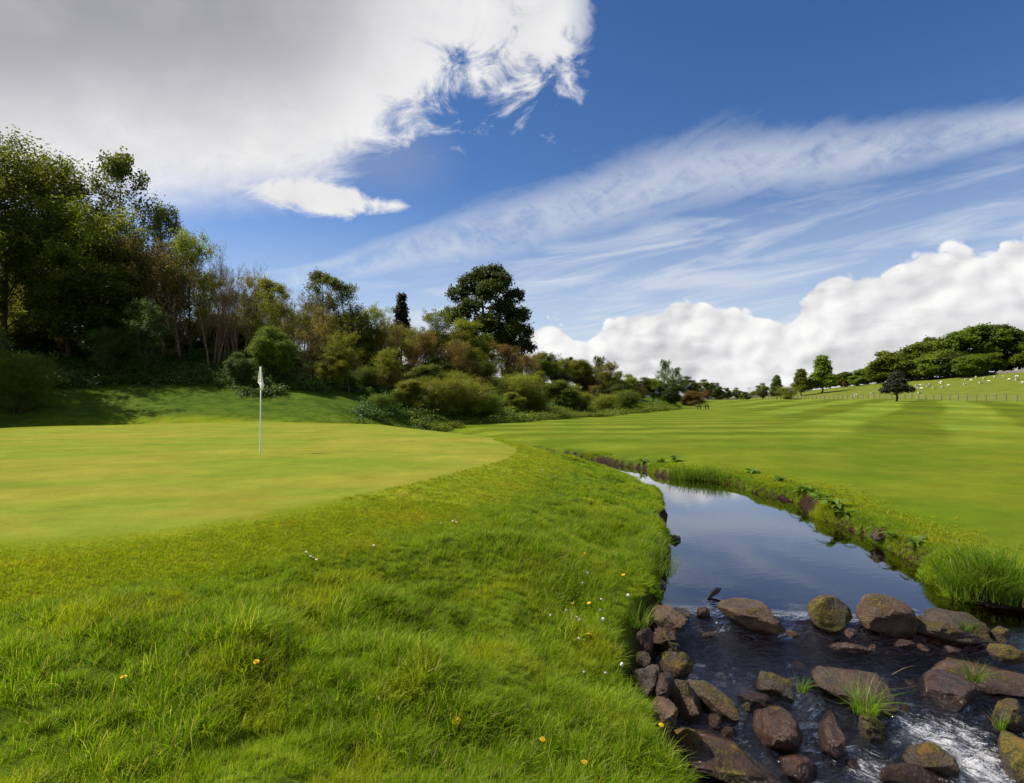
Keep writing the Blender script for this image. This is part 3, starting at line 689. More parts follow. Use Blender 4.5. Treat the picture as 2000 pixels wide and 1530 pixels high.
for k_, (a_, b_, c_) in PR.items():
    co = np.empty(len(b_.vertices)*3, np.float32); b_.vertices.foreach_get('co', co); co = co.reshape(-1, 3)
    if k_.startswith('bare'):
        co = np.empty(len(c_.vertices)*3, np.float32); c_.vertices.foreach_get('co', co); co = co.reshape(-1, 3)
    PH[k_] = float(np.percentile(co[:, 2], 99.6)); PWM[k_] = 2*float(np.percentile(np.hypot(co[:, 0], co[:, 1]), 95))
SLOT = mat('leaf_slot'); finish(principled((.1, .1, .1)).outputs[0])
def own_mat(o, m):
    """every copy shares the mesh; the material sits on the object"""
    if not o.data.materials: o.data.materials.append(SLOT)
    o.material_slots[0].link = 'OBJECT'; o.material_slots[0].material = m; return o
PW = {'broad': 6.6, 'loose': 6.4, 'birch': 5.0, 'bud': 5.2, 'bare': 5.0, 'thick': 6.0, 'bush': 9.5, 'sycamore': 7.6, 'lime': 5.6, 'yew': 7.8, 'conifer': 4.2, 'pine': 7.6, 'ridge': 7.6}
NAMES = {'broad': 'broadleaf_tree', 'loose': 'broadleaf_tree', 'birch': 'birch_tree', 'bud': 'budding_tree', 'bare': 'bare_tree', 'thick': 'thicket_bush', 'bush': 'bush', 'shrub': 'bush', 'sycamore': 'sycamore_tree', 'lime': 'lime_tree', 'yew': 'yew_tree', 'conifer': 'conifer_tree', 'pine': 'pine_tree', 'ridge': 'broadleaf_tree'}
rt = random.Random(7)
def tree(kind, leaf, x, ytop, Yd, wpx, label, group=None, lean=0.0, rz=None, sink=0.0, xyz=None):
    if kind == 'bush' and rt.random() < .62: kind = 'shrub'
    key = kind if kind in PR else kind+str(rt.randrange(sum(1 for k in PR if k[:-1] == kind)))
    base = kind.rstrip('0123456789')
    d = ray(x, ytop); X = d[0]/d[1]*Yd; zt = EYE+d[2]/d[1]*Yd; zb = H1(X, Yd)-sink
    Ht = max(1.0, zt-zb); Wd = wpx*Yd/FPX; sx = Wd/PWM[key]; sz = Ht/PH[key]; sx = min(sx, sz*(1.7 if base in ('bush', 'shrub', 'thick', 'yew', 'ridge', 'pine') else 1.30))
    t = empty(NAMES[base], (X, Yd, zb), rt.uniform(0, 6.28) if rz is None else rz, (sx, sx, sz)); t.rotation_euler[1] = lean
    tr, cr, lb = PR[key]
    bark = {'birch': M_bark2, 'bare': M_twig, 'thick': M_twig, 'bud': M_twig}.get(base, M_bark)
    sm_ = link('stems' if base in ('bush', 'thick', 'shrub') else 'trunk', tr, None, t); own_mat(sm_, bark)
    lo_ = link('twigs' if base in ('bush', 'thick', 'bare', 'bud', 'shrub') else 'limbs', lb, None, sm_); own_mat(lo_, bark)
    if cr is not None: own_mat(link('crown', cr, None, t), M_leaf[leaf])
    cat = 'bush' if base in ('bush', 'thick', 'shrub') else 'tree'
    tag(t, label, cat, group); return t

# ---- left wood, front to back (x and top read off the photograph, then its distance and apparent width)
WOOD = 'trees of the hillside wood'
T = tree
T('bush','mid', 42, 688, 31, 118, 'low dark bush at the far left foot of the wooded slope', None)
T('loose','yel', -70, 300, 39, 330, 'tall yellowish tree cut by the left edge of the photo', WOOD)
T('loose','mid', 18, 272, 41, 250, 'tallest leafy tree at the far left of the wood', WOOD)
T('loose','yel', 60, 300, 44, 220, 'yellow-green tree just right of the tallest leafy tree', WOOD)
T('birch','mid', 105, 312, 46, 190, 'feathery tree between the tallest leafy tree and the big birch', WOOD)
T('birch','birch', 212, 282, 47, 200, 'big airy birch standing above the left wood against the grey cloud', WOOD)
T('loose','yel', 140, 400, 42, 210, 'dense dark green tree below the big airy birch', WOOD)
T('loose','yel', 235, 412, 44, 170, 'yellowish leafing tree under the big airy birch', WOOD)
T('birch','birch', 318, 402, 48, 130, 'smaller dark birch right of the big airy birch', WOOD)
T('bud','bud', 285, 455, 43, 150, 'brown budding tree in front of the smaller dark birch', WOOD)
T('broad','mid', 190, 480, 42, 190, 'shady leafy tree at the middle of the left wood edge', WOOD)
T('loose','blossom', 285, 588, 39, 130, 'small green tree with white blossom on the slope left of the flag', WOOD)
T('loose','blossom', 205, 640, 38, 110, 'smallest white-blossomed tree above the low dark bush', WOOD)
T('loose','yel', 372, 452, 46, 120, 'olive tree whose leafy top breaks the skyline left of the bare trees', WOOD)
T('bud','bud', 340, 470, 44, 130, 'brown budding tree left of the bare twiggy trees', WOOD)
T('bare','bud', 418, 500, 43, 110, 'bare grey tree with pale trunk, leftmost of the bare skyline group', WOOD)
T('bare','bud', 446, 492, 45, 110, 'bare twiggy tree, middle one of the bare skyline group', WOOD)
T('bare','bud', 470, 520, 44, 90, 'bare twiggy tree, rightmost of the bare skyline group', WOOD)
T('bud','bud', 500, 545, 47, 120, 'brown tree right of the bare skyline group', WOOD)
T('loose','yel', 492, 532, 55, 80, 'small yellow-green top showing behind the brown tree', WOOD)
T('birch','yel', 545, 545, 45, 150, 'yellow-green drooping tree above the flag', WOOD)
T('broad','mid', 530, 640, 41, 110, 'dark leafy tree directly behind the flag', WOOD)
T('broad','blossom', 470, 690, 39, 90, 'low white-blossomed tree just left of the flag', WOOD)
T('bare','bud', 590, 560, 52, 110, 'bare tree between the drooping tree and the pair of birches', WOOD)
T('birch','birch', 636, 526, 55, 110, 'left birch of the pair on the skyline', WOOD)
T('birch','birch', 692, 548, 56, 110, 'right birch of the pair, leaning to the right', WOOD, 0.10)
T('bud','bud', 640, 600, 50, 140, 'brown budding tree beneath the pair of birches', WOOD)
T('bud','bud', 600, 640, 44, 110, 'brownish tree left of the bright yellow-green tree', WOOD)
T('loose','yel', 682, 648, 44, 150, 'bright yellow-green tree in front of the wood right of the flag', WOOD)
T('broad','yel', 650, 690, 43, 120, 'low yellow-green tree at the foot of the bright tree', WOOD)
T('loose','yel', 735, 598, 58, 120, 'yellow tipped tree right of the pair of birches', WOOD)
T('bud','bud', 775, 628, 56, 130, 'brown tree below the small dark conifer', WOOD)
T('conifer','dark', 784, 576, 92, 60, 'small dark pointed conifer on the skyline', WOOD)
T('loose','yel', 765, 680, 50, 110, 'yellow-green tree left of the brown thickets', WOOD)
T('loose','bright', 842, 606, 66, 90, 'light green tree left of the great dark tree', WOOD)
T('thick','bud', 825, 645, 58, 140, 'brown thicket of thin stems left of the great dark tree', WOOD)
T('thick','bud', 885, 668, 58, 120, 'brown thicket of thin stems below the great dark tree', WOOD)
T('broad','yel', 912, 628, 70, 110, 'olive tree growing under the great dark tree', WOOD)
T('sycamore','oak', 948, 522, 90, 158, 'great dark domed tree standing above the wood on the skyline', None, 0, 0.0)
T('loose','bright', 925, 680, 58, 90, 'bright green tree in front of the brown thickets', WOOD)
T('thick','bud', 985, 672, 70, 120, 'brown thicket just right of the great dark tree', WOOD)
T('thick','bud', 1035, 690, 74, 120, 'rightmost tall brown thicket of the wood', WOOD)
T('bush','yel', 1010, 730, 58, 100, 'olive bush before the rightmost brown thicket', WOOD)
T('broad','mid', 1062, 690, 82, 80, 'rounded green tree right of the rightmost tall brown thicket', WOOD)
T('loose','yel', 1100, 700, 84, 80, 'olive leafing tree second to the right of the tall brown thicket', WOOD)
T('thick','bud', 955, 668, 78, 90, 'brown thicket closing the gap at the foot of the great dark tree', WOOD)
# ---- bushes along the foot of the wood
HEDGE = 'bushes along the foot of the wood'
T('bush','mid', 745, 770, 41, 110, 'dark green bush at the right foot of the shaded slope', HEDGE)
T('bush','yel', 800, 745, 45, 110, 'yellow-green bush over the dark hollow behind the green', HEDGE)
T('bush','yel', 862, 738, 46, 120, 'largest yellow-green bush at the end of the putting green', HEDGE)
T('bush','yel', 915, 742, 48, 100, 'yellow-green bush right of the largest one', HEDGE)
T('bush','mid', 958, 768, 50, 70, 'small green bush where the fairway meets the wood', HEDGE)
T('bush','yel', 1000, 768, 55, 80, 'bushy yellow shrub, first one right of the small green bush', HEDGE)
T('bush','yel', 1050, 772, 58, 80, 'bushy yellow shrub, second one right of the small green bush', HEDGE)
T('bush','mid', 1092, 745, 66, 80, 'green shrub before the skyline trees right of the wood', HEDGE)
T('bush','yel', 1135, 765, 66, 80, 'rounded yellowish shrub in the middle of the bush row', HEDGE)
T('bush','yel', 1180, 770, 70, 80, 'rounded yellowish shrub right of the middle of the row', HEDGE)
T('bush','mid', 1222, 762, 76, 80, 'last rounded shrub before the bright green round tree', HEDGE)
T('birch','yel', 1055, 725, 66, 50, 'slim yellow-green tree rising from the bush row', HEDGE)
FARW = 'trees at the right end of the wood'
T('loose','mid', 1078, 690, 88, 110, 'skyline tree right of the last brown thicket', FARW)
T('birch','birch', 1105, 698, 92, 50, 'thin sparse tree on the skyline beyond the thickets', FARW)
T('broad','yel', 1130, 704, 86, 100, 'olive tree at the middle of the descending skyline', FARW)
T('birch','birch', 1168, 696, 92, 80, 'feathery tree on the descending skyline', FARW)
T('loose','yel', 1192, 706, 90, 90, 'reddish olive tree at the end of the descending skyline', FARW)
T('broad','yel', 1225, 732, 92, 90, 'olive tree where the skyline steps down', FARW)
T('broad','mid', 1255, 738, 100, 80, 'low tree left of the bright green round tree', FARW)
# ---- middle distance
T('broad','bright', 1276, 740, 100, 58, 'bright green round tree at the end of the wood')
T('broad','oak', 1312, 742, 98, 90, 'dark spreading tree with bare stems near the picnic table')
T('birch','birch', 1297, 703, 135, 44, 'tall slim tree rising behind the dark spreading tree')
T('birch','birch', 1322, 718, 138, 40, 'shorter slim tree rising behind the dark spreading tree')
T('broad','oak', 1345, 736, 150, 60, 'dark green tree right of the tall slim trees')
FAR = 'distant trees beyond the fairway'
T('bush','bud', 1352, 765, 112, 46, 'reddish bush right of the dark spreading tree', FAR)
T('broad','mid', 1372, 742, 190, 50, 'rounded green tree left of the copper tree', FAR)
T('broad','copper', 1380, 762, 185, 26, 'small copper coloured tree in the distance', FAR)
T('broad','oak', 1396, 748, 200, 46, 'dark rounded tree right of the copper tree', FAR)
T('broad','oak', 1418, 758, 230, 44, 'low dark tree at the end of the fairway, left one', FAR)
T('broad','mid', 1440, 758, 230, 50, 'low dark tree at the end of the fairway, right one', FAR)
T('bush','mid', 1456, 766, 200, 46, 'wide flat bush at the end of the fairway', FAR)
T('bare','bud', 1466, 754, 260, 30, 'bare grey tree far beyond the flat bush', FAR)
T('broad','bright', 1489, 749, 210, 30, 'small round green tree left of the slim column tree', FAR)
T('lime','birch', 1517, 734, 205, 24, 'slim column shaped tree in the distance', FAR)
T('bush','yel', 1540, 755, 200, 44, 'low yellowish bush between the slim column and the limes', FAR)
T('lime','bright', 1565, 722, 215, 40, 'shorter of the two conical trees left of the pasture', FAR)
T('lime','bright', 1605, 696, 215, 54, 'tallest conical tree left of the pasture', FAR)
T('bush','bright', 1537, 772, 190, 26, 'small bright bush at the fence end', FAR)
T('loose','mid', -150, 330, 33, 300, 'leafy tree of the wood added unseen to shade the slope, beyond the left edge of the photo, nearest the frame', WOOD)  # unseen trees carrying the wood on to the left, added to shade the slope
T('loose','yel', -260, 330, 31, 330, 'yellowish tree of the wood added unseen to shade the slope, well beyond the left edge of the photo', WOOD)
T('broad','mid', -180, 420, 30, 260, 'dense tree of the wood added unseen to shade the slope, beyond the left edge of the photo, above the low bush', WOOD)
RID = 'trees along the pasture ridge'
T('ridge','mid', 1650, 728, 250, 50, 'rounded tree right of the tallest conical tree', RID)
T('loose','copper', 1648, 745, 235, 34, 'brownish tree right of the tallest conical tree', RID)
T('ridge','bright', 1690, 720, 250, 90, 'low wide tree in the dip of the ridge', RID)
T('ridge','bright', 1672, 735, 238, 60, 'bright tree in front of the dip of the ridge', RID)
T('ridge','mid', 1718, 714, 240, 50, 'small dark tree left of the big domed ridge tree', RID)
T('ridge','bright', 1750, 688, 225, 92, 'big domed tree on the ridge behind the lone dark tree', RID)
T('ridge','mid', 1808, 672, 215, 84, 'tree right of the big domed ridge tree', RID)
T('ridge','mid', 1850, 662, 210, 90, 'second tree right of the big domed ridge tree', RID)
T('pine','mid', 1815, 660, 222, 44, 'small flat topped tree peeping over the ridge', RID)
T('pine','mid', 1912, 638, 200, 120, 'tallest flat topped tree on the ridge with tall bare trunk', RID)
T('pine','oak', 1946, 636, 200, 80, 'flat topped tree right behind the tallest ridge tree', RID)
T('ridge','mid', 1895, 695, 190, 62, 'low spreading tree under the tallest ridge tree', RID)
T('pine','oak', 1990, 650, 195, 90, 'flat topped tree at the right edge of the photo', RID)
T('ridge','oak', 1960, 690, 200, 80, 'dark tree filling the gap near the right edge', RID)
T('ridge','mid', 2020, 668, 190, 90, 'leafy tree cut by the right edge of the photo', RID)
T('ridge','mid', 1622, 738, 262, 60, 'tree filling the belt behind the tallest conical tree', RID)
T('ridge','oak', 1585, 745, 270, 70, 'dark tree behind the two conical trees', RID)
T('ridge','mid', 1780, 700, 232, 70, 'tree filling the ridge between the domed tree and its right neighbour', RID)
T('ridge','bright', 1835, 690, 205, 70, 'lower lit tree at the pasture edge right of the domed tree', RID)
T('ridge','oak', 1870, 690, 200, 70, 'dark tree at the pasture edge left of the low spreading tree', RID)
T('ridge','mid', 1928, 692, 192, 60, 'lower tree at the pasture edge below the flat topped trees', RID)
T('ridge','mid', 1475, 764, 270, 50, 'faint low tree between the flat bush and the round green tree', FAR)
T('ridge','oak', 1505, 766, 260, 40, 'low dark tree behind the slim column tree', FAR)
T('ridge','oak', 1405, 764, 235, 60, 'low dark tree behind the copper tree', FAR)
T('ridge','mid', 1545, 764, 250, 60, 'low tree behind the yellowish bush', FAR)
T('ridge','oak', 1425, 768, 300, 90, 'far dark hedge of trees behind the fairway end, left part', FAR)
T('ridge','oak', 1480, 770, 300, 90, 'far dark hedge of trees behind the fairway end, middle part', FAR)
T('ridge','oak', 1530, 770, 300, 90, 'far dark hedge of trees behind the fairway end, right part', FAR)
T('yew','dark', 1751, 727, 117, 48, 'lone dark tree with short trunk on the fairway before the fence')
# ---- back rows that close the wood
ORD = ['first', 'second', 'third', 'fourth', 'fifth', 'sixth', 'seventh', 'eighth', 'ninth', 'tenth', 'eleventh', 'twelfth', 'thirteenth', 'fourteenth', 'fifteenth', 'sixteenth', 'seventeenth', 'eighteenth']
def ordered(rows, kinds, texts, group):
    """rows sorted by place across the photo; each is told apart by its look and its count from the left among its like"""
    rows = [(r, kinds[i % len(kinds)]) for i, r in enumerate(rows)]; rows.sort(key=lambda q: q[0][0]); cnt = {}
    for (x, top, Yd, w), (kind, leaf) in rows:
        n = cnt.get((kind, leaf), 0); cnt[(kind, leaf)] = n+1
        T(kind, leaf, x, top, Yd, w, texts[(kind, leaf)] % ORD[n], group)
ordered([(-30,420,52,200),(70,430,54,180),(160,450,55,180),(250,470,56,160),(330,490,58,160),(400,530,58,150),(470,570,60,150),(540,590,62,150),(610,600,64,150),(680,610,66,150),(745,640,68,130),(810,655,72,130),(870,665,76,120),(1000,700,88,110),(1060,705,98,100),(1120,715,104,90),(1180,722,110,80),(20,520,50,200),(110,540,49,190),(240,560,49,170),(320,580,50,150),(390,600,50,140),(450,610,51,140),(560,650,52,140),(640,670,54,130),(710,670,56,120),(350,640,46,120),(420,660,47,110),(500,600,57,120),(575,610,58,120),(660,630,60,110),(720,640,62,110),(780,650,62,110),(840,660,64,110),(900,670,66,100),(960,690,72,100),(1020,700,80,100),(1090,705,92,90),(1150,712,96,90),(1210,725,100,80),(555,585,52,80),(605,585,56,80),(655,610,56,80),(705,615,58,80),(755,630,62,80),(805,640,62,80),(855,645,66,80),(930,680,70,80),(1005,695,76,80),(1045,695,82,80),(1085,702,86,80),(1140,710,90,80),(1175,708,98,80),(1230,735,104,70),(1262,745,112,60)],
        [('bud', 'bud'), ('loose', 'yel'), ('thick', 'bud'), ('birch', 'mid')],
        {('bud', 'bud'): '%s from the left of the brown budding trees deep in the hillside wood', ('loose', 'yel'): '%s from the left of the olive leafing trees deep in the hillside wood', ('thick', 'bud'): '%s from the left of the brown stem thickets deep in the hillside wood', ('birch', 'mid'): '%s from the left of the green feathery trees deep in the hillside wood'}, 'slender trees crowded deep in the hillside wood')
ordered([(-40,640,41,160),(60,610,44,150),(130,650,43,140),(230,680,43,130),(330,690,44,110),(400,700,45,100),(470,690,46,110),(520,700,47,100),(575,700,48,100),(615,720,46,80),(0,560,48,170),(90,580,48,170),(180,590,48,160),(270,610,48,150),(350,620,50,140),(430,620,52,140),(500,630,54,130),(570,640,56,130),(640,640,58,130),(700,650,60,120),(720,715,48,90),(745,690,54,110),(800,700,54,110),(850,700,58,110),(900,700,62,100),(950,705,66,100),(1000,715,70,90),(1050,725,76,90),(1100,728,82,80),(1150,735,86,80),(1200,740,90,70),(1180,730,100,80),(1130,725,98,80),(680,730,46,90),(760,720,50,90),(830,715,52,90),(890,725,54,80),(940,735,56,80),(985,740,62,70),(1030,745,66,70),(1075,750,70,70),(1115,750,74,70),(1160,752,78,70),(1205,752,84,70),(1240,755,92,60)],
        [('bush', 'mid'), ('bush', 'yel'), ('thick', 'bud'), ('bush', 'oak'), ('bush', 'bud')],
        {('bush', 'mid'): '%s from the left of the green shrubs under the hillside trees', ('bush', 'yel'): '%s from the left of the yellow-green shrubs under the hillside trees', ('thick', 'bud'): '%s from the left of the low brown thickets under the hillside trees', ('bush', 'oak'): '%s from the left of the dark shrubs under the hillside trees', ('bush', 'bud'): '%s from the left of the brownish shrubs under the hillside trees'}, 'shrubs under the trees of the hillside wood')

# ------------------------------------------------------------------ ray to ground
_tt = np.concatenate([np.linspace(1.5, 40, 1200), np.linspace(40, 420, 1600)[1:]])
def hit(x, y):
    d = ray(x, y); q = d[None, :]*(_tt/d[1])[:, None]+np.array((0, 0, EYE))
    below = q[:, 2] < height(q[:, 0], q[:, 1]); i = int(np.argmax(below)) if below.any() else len(_tt)-1
    return q[i]

# ------------------------------------------------------------------ scattered grass (uncountable): instances on points
def blade_tuft(name, seed, n, R, Lmin, Lmax, w, bend=0.6, lean=(0.12, -0.04)):
    r = np.random.default_rng(seed)
    a = r.uniform(0, 6.28, n); q = R*np.sqrt(r.uniform(0, 1, n)); bx = np.cos(a)*q; by = np.sin(a)*q
    L = r.uniform(Lmin, Lmax, n); da = a+r.normal(0, .8, n); bd = bend*r.uniform(.3, 1.3, n)
    dx = np.cos(da)*bd+lean[0]*3; dy = np.sin(da)*bd+lean[1]*3; sd_ = r.uniform(0, 6.28, n)
    V = np.zeros((n, 4, 2, 3)); ws = (1.0, .92, .6, .08)
    for i, t in enumerate((0, .38, .72, 1.0)):
        cx = bx+dx*L*t*t*.8; cy = by+dy*L*t*t*.8; cz = L*t*(1-.28*np.minimum(1.6, np.hypot(dx, dy))*t)
        for k, s in enumerate((-1, 1)):
            V[:, i, k, 0] = cx+np.cos(sd_)*w*ws[i]*.5*s; V[:, i, k, 1] = cy+np.sin(sd_)*w*ws[i]*.5*s; V[:, i, k, 2] = cz-(.01 if i == 0 else 0)
    idx = np.arange(n)[:, None]*8
    F = np.concatenate([np.concatenate([idx+2*i, idx+2*i+1, idx+2*i+3, idx+2*i+2], 1) for i in range(3)])
    tint = np.repeat(r.uniform(0, 1, n), 8)
    return npmesh(name, V.reshape(-1, 3), F, {'tint': tint})
def grassmat(name, ca, cb, straw, patch, transl=0.45):
    m = mat(name); pos = position()
    t = E(attr('tint').outputs['Fac']); r = objrand()
    c = mixc((t*0.7 + r*0.3), ca, cb); c = mixc(smooth(t, 0.90, 0.95), c, straw)
    pn = noise(pos, 1.1, 4, 0.6); c = mixc(smooth(pn, 0.45, 0.70)*0.75, c, patch)
    hs = E.nt.nodes.new('ShaderNodeHueSaturation'); L_((0.75 + r*0.5).s, hs.inputs['Value']); L_(c.s, hs.inputs['Color']); c = E(hs.outputs[0])
    p = principled(c, 0.55, 0.14)
    tr = E.nt.nodes.new('ShaderNodeBsdfTranslucent'); L_(mixc(1.0, c, (1.1, 1.15, 0.5), 'MULTIPLY').s, tr.inputs['Color'])
    mx = E.nt.nodes.new('ShaderNodeMixShader'); mx.inputs[0].default_value = transl
    L_(p.outputs[0], mx.inputs[1]); L_(tr.outputs[0], mx.inputs[2]); finish(mx.outputs[0]); return m
M_grass = grassmat('long_grass', (0.105, 0.210, 0.005), (0.275, 0.375, 0.014), (0.46, 0.38, 0.14), (0.345, 0.360, 0.018), .52)
M_short = grassmat('short_grass', (0.205, 0.285, 0.008), (0.320, 0.360, 0.016), (0.38, 0.28, 0.08), (0.360, 0.325, 0.022), .52)
M_reed = grassmat('reed_grass', (0.085, 0.170, 0.010), (0.175, 0.270, 0.024), (0.36, 0.28, 0.12), (0.13, 0.22, 0.014), .5)
def gn_group(coll):
    g = bpy.data.node_groups.new('scatter', 'GeometryNodeTree')
    g.interface.new_socket('Geometry', in_out='INPUT', socket_type='NodeSocketGeometry'); g.interface.new_socket('Geometry', in_out='OUTPUT', socket_type='NodeSocketGeometry')
    N = g.nodes.new; i = N('NodeGroupInput'); o = N('NodeGroupOutput'); ci = N('GeometryNodeCollectionInfo'); ci.inputs['Collection'].default_value = coll
    ci.inputs['Separate Children'].default_value = True; ci.inputs['Reset Children'].default_value = True
    ip = N('GeometryNodeInstanceOnPoints'); ip.inputs['Pick Instance'].default_value = True
    def na(nm, tp):
        n = N('GeometryNodeInputNamedAttribute'); n.data_type = tp; n.inputs['Name'].default_value = nm; return n.outputs['Attribute']
    er = N('FunctionNodeEulerToRotation'); K = g.links.new
    K(na('rot', 'FLOAT_VECTOR'), er.inputs[0]); K(er.outputs[0], ip.inputs['Rotation']); K(na('scl', 'FLOAT_VECTOR'), ip.inputs['Scale']); K(na('idx', 'INT'), ip.inputs['Instance Index'])
    K(i.outputs[0], ip.inputs['Points']); K(ci.outputs[0], ip.inputs['Instance']); K(ip.outputs[0], o.inputs[0]); return g
def scatter(name, label, cat, protos, material, pts, scl, rot, seed=0):
    c = bpy.data.collections.new(name+'_pieces')
    for me in protos:
        if not me.materials: me.materials.append(material)
        c.objects.link(bpy.data.objects.new(me.name, me))
    r = np.random.default_rng(seed); n = len(pts)
    me = bpy.data.meshes.new(name); me.vertices.add(n); me.vertices.foreach_set('co', np.asarray(pts, np.float32).ravel())
    for nm, v in (('rot', rot), ('scl', scl)):
        a = me.attributes.new(nm, 'FLOAT_VECTOR', 'POINT'); a.data.foreach_set('vector', np.asarray(v, np.float32).ravel())
    a = me.attributes.new('idx', 'INT', 'POINT'); a.data.foreach_set('value', r.integers(0, len(protos), n).astype(np.int32))
    me.update(); o = link(name, me); md = o.modifiers.new('scatter', 'NODES'); md.node_group = gn_group(c)
    tag(o, label, cat, None, 'stuff'); return o
def sample(rng, x0, x1, y0, y1, dens, test):
    n = int((x1-x0)*(y1-y0)*dens); x = rng.uniform(x0, x1, n); y = rng.uniform(y0, y1, n)
    w = np.abs(x) < 0.93*y+1.6; x = x[w]; y = y[w]
    F = fields(x, y); k = test(x, y, *F); x = x[k]; y = y[k]; F = tuple(f[k] for f in F)
    return x, y, F, height(x, y, F)
def put(rng, x, y, z, s, zf, tilt=0.15, follow=0.0):
    n = len(x); e = 0.05
    gx = (height(x+e, y)-height(x-e, y))/(2*e)*follow; gy = (height(x, y+e)-height(x, y-e))/(2*e)*follow
    lean = fbm(x*.8, y*.8, 71, 2)
    rot = np.stack([np.clip(gy, -1, 1)+rng.normal(0, tilt, n), -np.clip(gx, -1, 1)+rng.normal(0, tilt, n)+lean*.35+.12, rng.normal(0, .9, n)], 1)
    return np.stack([x, y, z-.004], 1), np.stack([s, s, s*zf], 1), rot
def build_grass():
    rng = np.random.default_rng(99)
    longp = [blade_tuft('long_tuft', 200+i, 30, .05, .07, .15, .0042, .75) for i in range(6)]
    shortp = [blade_tuft('short_tuft', 220+i, 34, .045, .016, .036, .0036, .8) for i in range(4)]
    farp = [blade_tuft('far_tuft', 240+i, 34, .10, .08, .17, .009, .75) for i in range(4)]
    # long grass on the near bank
    x, y, F, z = sample(rng, -8, 3.2, 1.7, 9.5, 560, lambda x, y, ds, l, dg, df, dh: l & (df+.25*fbm(x*1.5, y*1.5, 81, 2) > .05) & (ds > .10+.42*ss(-y, -6.6, -5.4)+.08*vnoise(x*4, y*4, 84)))
    df = F[3]; cl = fbm(x*1.7, y*1.7, 83, 3)
    s = (0.34+0.48*ss(df, 0, 1.0))*(0.95+1.0*cl)*np.clip(rng.normal(1, .18, len(x)), .6, 1.5)
    pts, sc, rot = put(rng, x, y, z, np.clip(s*.95, .48, 1.6), rng.uniform(.7, 1.1, len(x)))
    scatter('long_grass', 'long tufted grass covering the near bank in the foreground', 'grass', longp, M_grass, pts, sc, rot, 1)
    # long grass further along the bank of the burn
    x, y, F, z = sample(rng, -4, 4.5, 9.5, 27, 150, lambda x, y, ds, l, dg, df, dh: l & (df > .05) & (ds > .06))
    s = (0.32+0.36*ss(F[3], 0, 1.3))*(0.9+.5*fbm(x*1.5, y*1.5, 83, 3))
    pts, sc, rot = put(rng, x, y, z, np.clip(s, .3, 1.5), rng.uniform(.7, 1.0, len(x)))
    scatter('bank_grass', 'rough grass on the bank between the green and the burn', 'grass', farp, M_grass, pts, sc, rot, 2)
    # hanging fringe of grass on both lips of the channel
    x, y, F, z = sample(rng, -1, 7.5, 4, 26, 760, lambda x, y, ds, l, dg, df, dh: (ds > np.where(l, .05, -.09)) & (ds < np.where(l, .30, .40)) & ~((y < 6.8) & ~l) & ~((y < 6.4) & l) & (vnoise(x*1.3, y*1.3, 87) > np.where(y > 19, .25, -.5)))
    s = (0.75+.5*fbm(x*1.2, y*1.2, 89, 2))*np.where(y < 9, .9, .85)*np.where(F[1], .8, .85)*np.where(y > 14, .7, 1)
    pts, sc, rot = put(rng, x, y, z, np.clip(s, .35, 1.7), rng.uniform(.7, 1.25, len(x)), .3, .6)
    scatter('lip_grass', 'taller grass hanging over both edges of the burn', 'grass', farp, M_reed, pts, sc, rot, 3)
    # short collar grass
    x, y, F, z = sample(rng, -7.5, 1.5, 3.4, 8.5, 900, lambda x, y, ds, l, dg, df, dh: l & (df < .35) & (dg > -.02))
    pts, sc, rot = put(rng, x, y, z, rng.uniform(.7, 1.2, len(x))*(.30+.85*ss(F[2], 0, 1.2)), rng.uniform(.7, 1.1, len(x)))
    x2, y2, F2, z2 = sample(rng, -4, 2, 8.5, 20, 160, lambda x, y, ds, l, dg, df, dh: l & (df < .35) & (dg > 0))
    p2, s2, r2 = put(rng, x2, y2, z2, rng.uniform(1.2, 2.0, len(x2)), rng.uniform(.4, .6, len(x2)))
    scatter('collar_grass', 'short mown grass round the near edge of the green', 'grass', shortp, M_short, np.vstack([pts, p2]), np.vstack([sc, s2]), np.vstack([rot, r2]), 4)
    # fairway edge by the burn
    x, y, F, z = sample(rng, 4.5, 13, 7, 20, 170, lambda x, y, ds, l, dg, df, dh: ~l & (ds > .25) & (rng.uniform(0, 1, len(x)) < 1.3-ds/1.1))
    pts, sc, rot = put(rng, x, y, z, rng.uniform(1.0, 1.7, len(x))*(1+.9*(1-ss(F[0], .3, 1.1))), rng.uniform(.5, .9, len(x)))
    scatter('fairway_grass', 'short grass on the fairway beside the burn', 'grass', shortp, M_short, pts, sc, rot, 5)
    # undergrowth of the wooded slope
    fp = []
    for i in range(3):
        r = np.random.default_rng(300+i); C = r.normal(0, .22, (20, 3)); C[:, 2] = np.abs(r.normal(.14, .10, 20)); O = C/np.linalg.norm(C, axis=1)[:, None]
        fp.append(leaf_mesh('fern_clump', C, O, r, 9, .07, .085, .6, .12))
    x, y, F, z = sample(rng, -46, 12, 26, 72, 7, lambda x, y, ds, l, dg, df, dh: (dh > np.where(x < -10, 7.5, 1.2)+2.2*vnoise(x*.5, y*.5, 91)) & (ds > .3) & (rng.uniform(0, 1, len(x)) < ss(dh, 0, 5)+.05))
    pts, sc, rot = put(rng, x, y, z, rng.uniform(.7, 1.8, len(x)), rng.uniform(.5, 1.1, len(x)))
    scatter('undergrowth', 'green ferny undergrowth on the shaded slope below the trees', 'undergrowth', fp, M_leaf['fern'], pts, sc, rot, 6)
    fp2 = [m.copy() for m in fp]
    for m in fp2: m.materials.clear()
    x, y, F, z = sample(rng, -8, 40, 41, 100, 5, lambda x, y, ds, l, dg, df, dh: (dh > -1.7+1.1*vnoise(x*.4, y*.4, 92)) & (dh < 2))
    pts, sc, rot = put(rng, x, y, z, rng.uniform(.9, 1.9, len(x)), rng.uniform(.5, 1.0, len(x))*np.where(vnoise(x*.25, y*.25, 95) > .2, 1.3, .7))
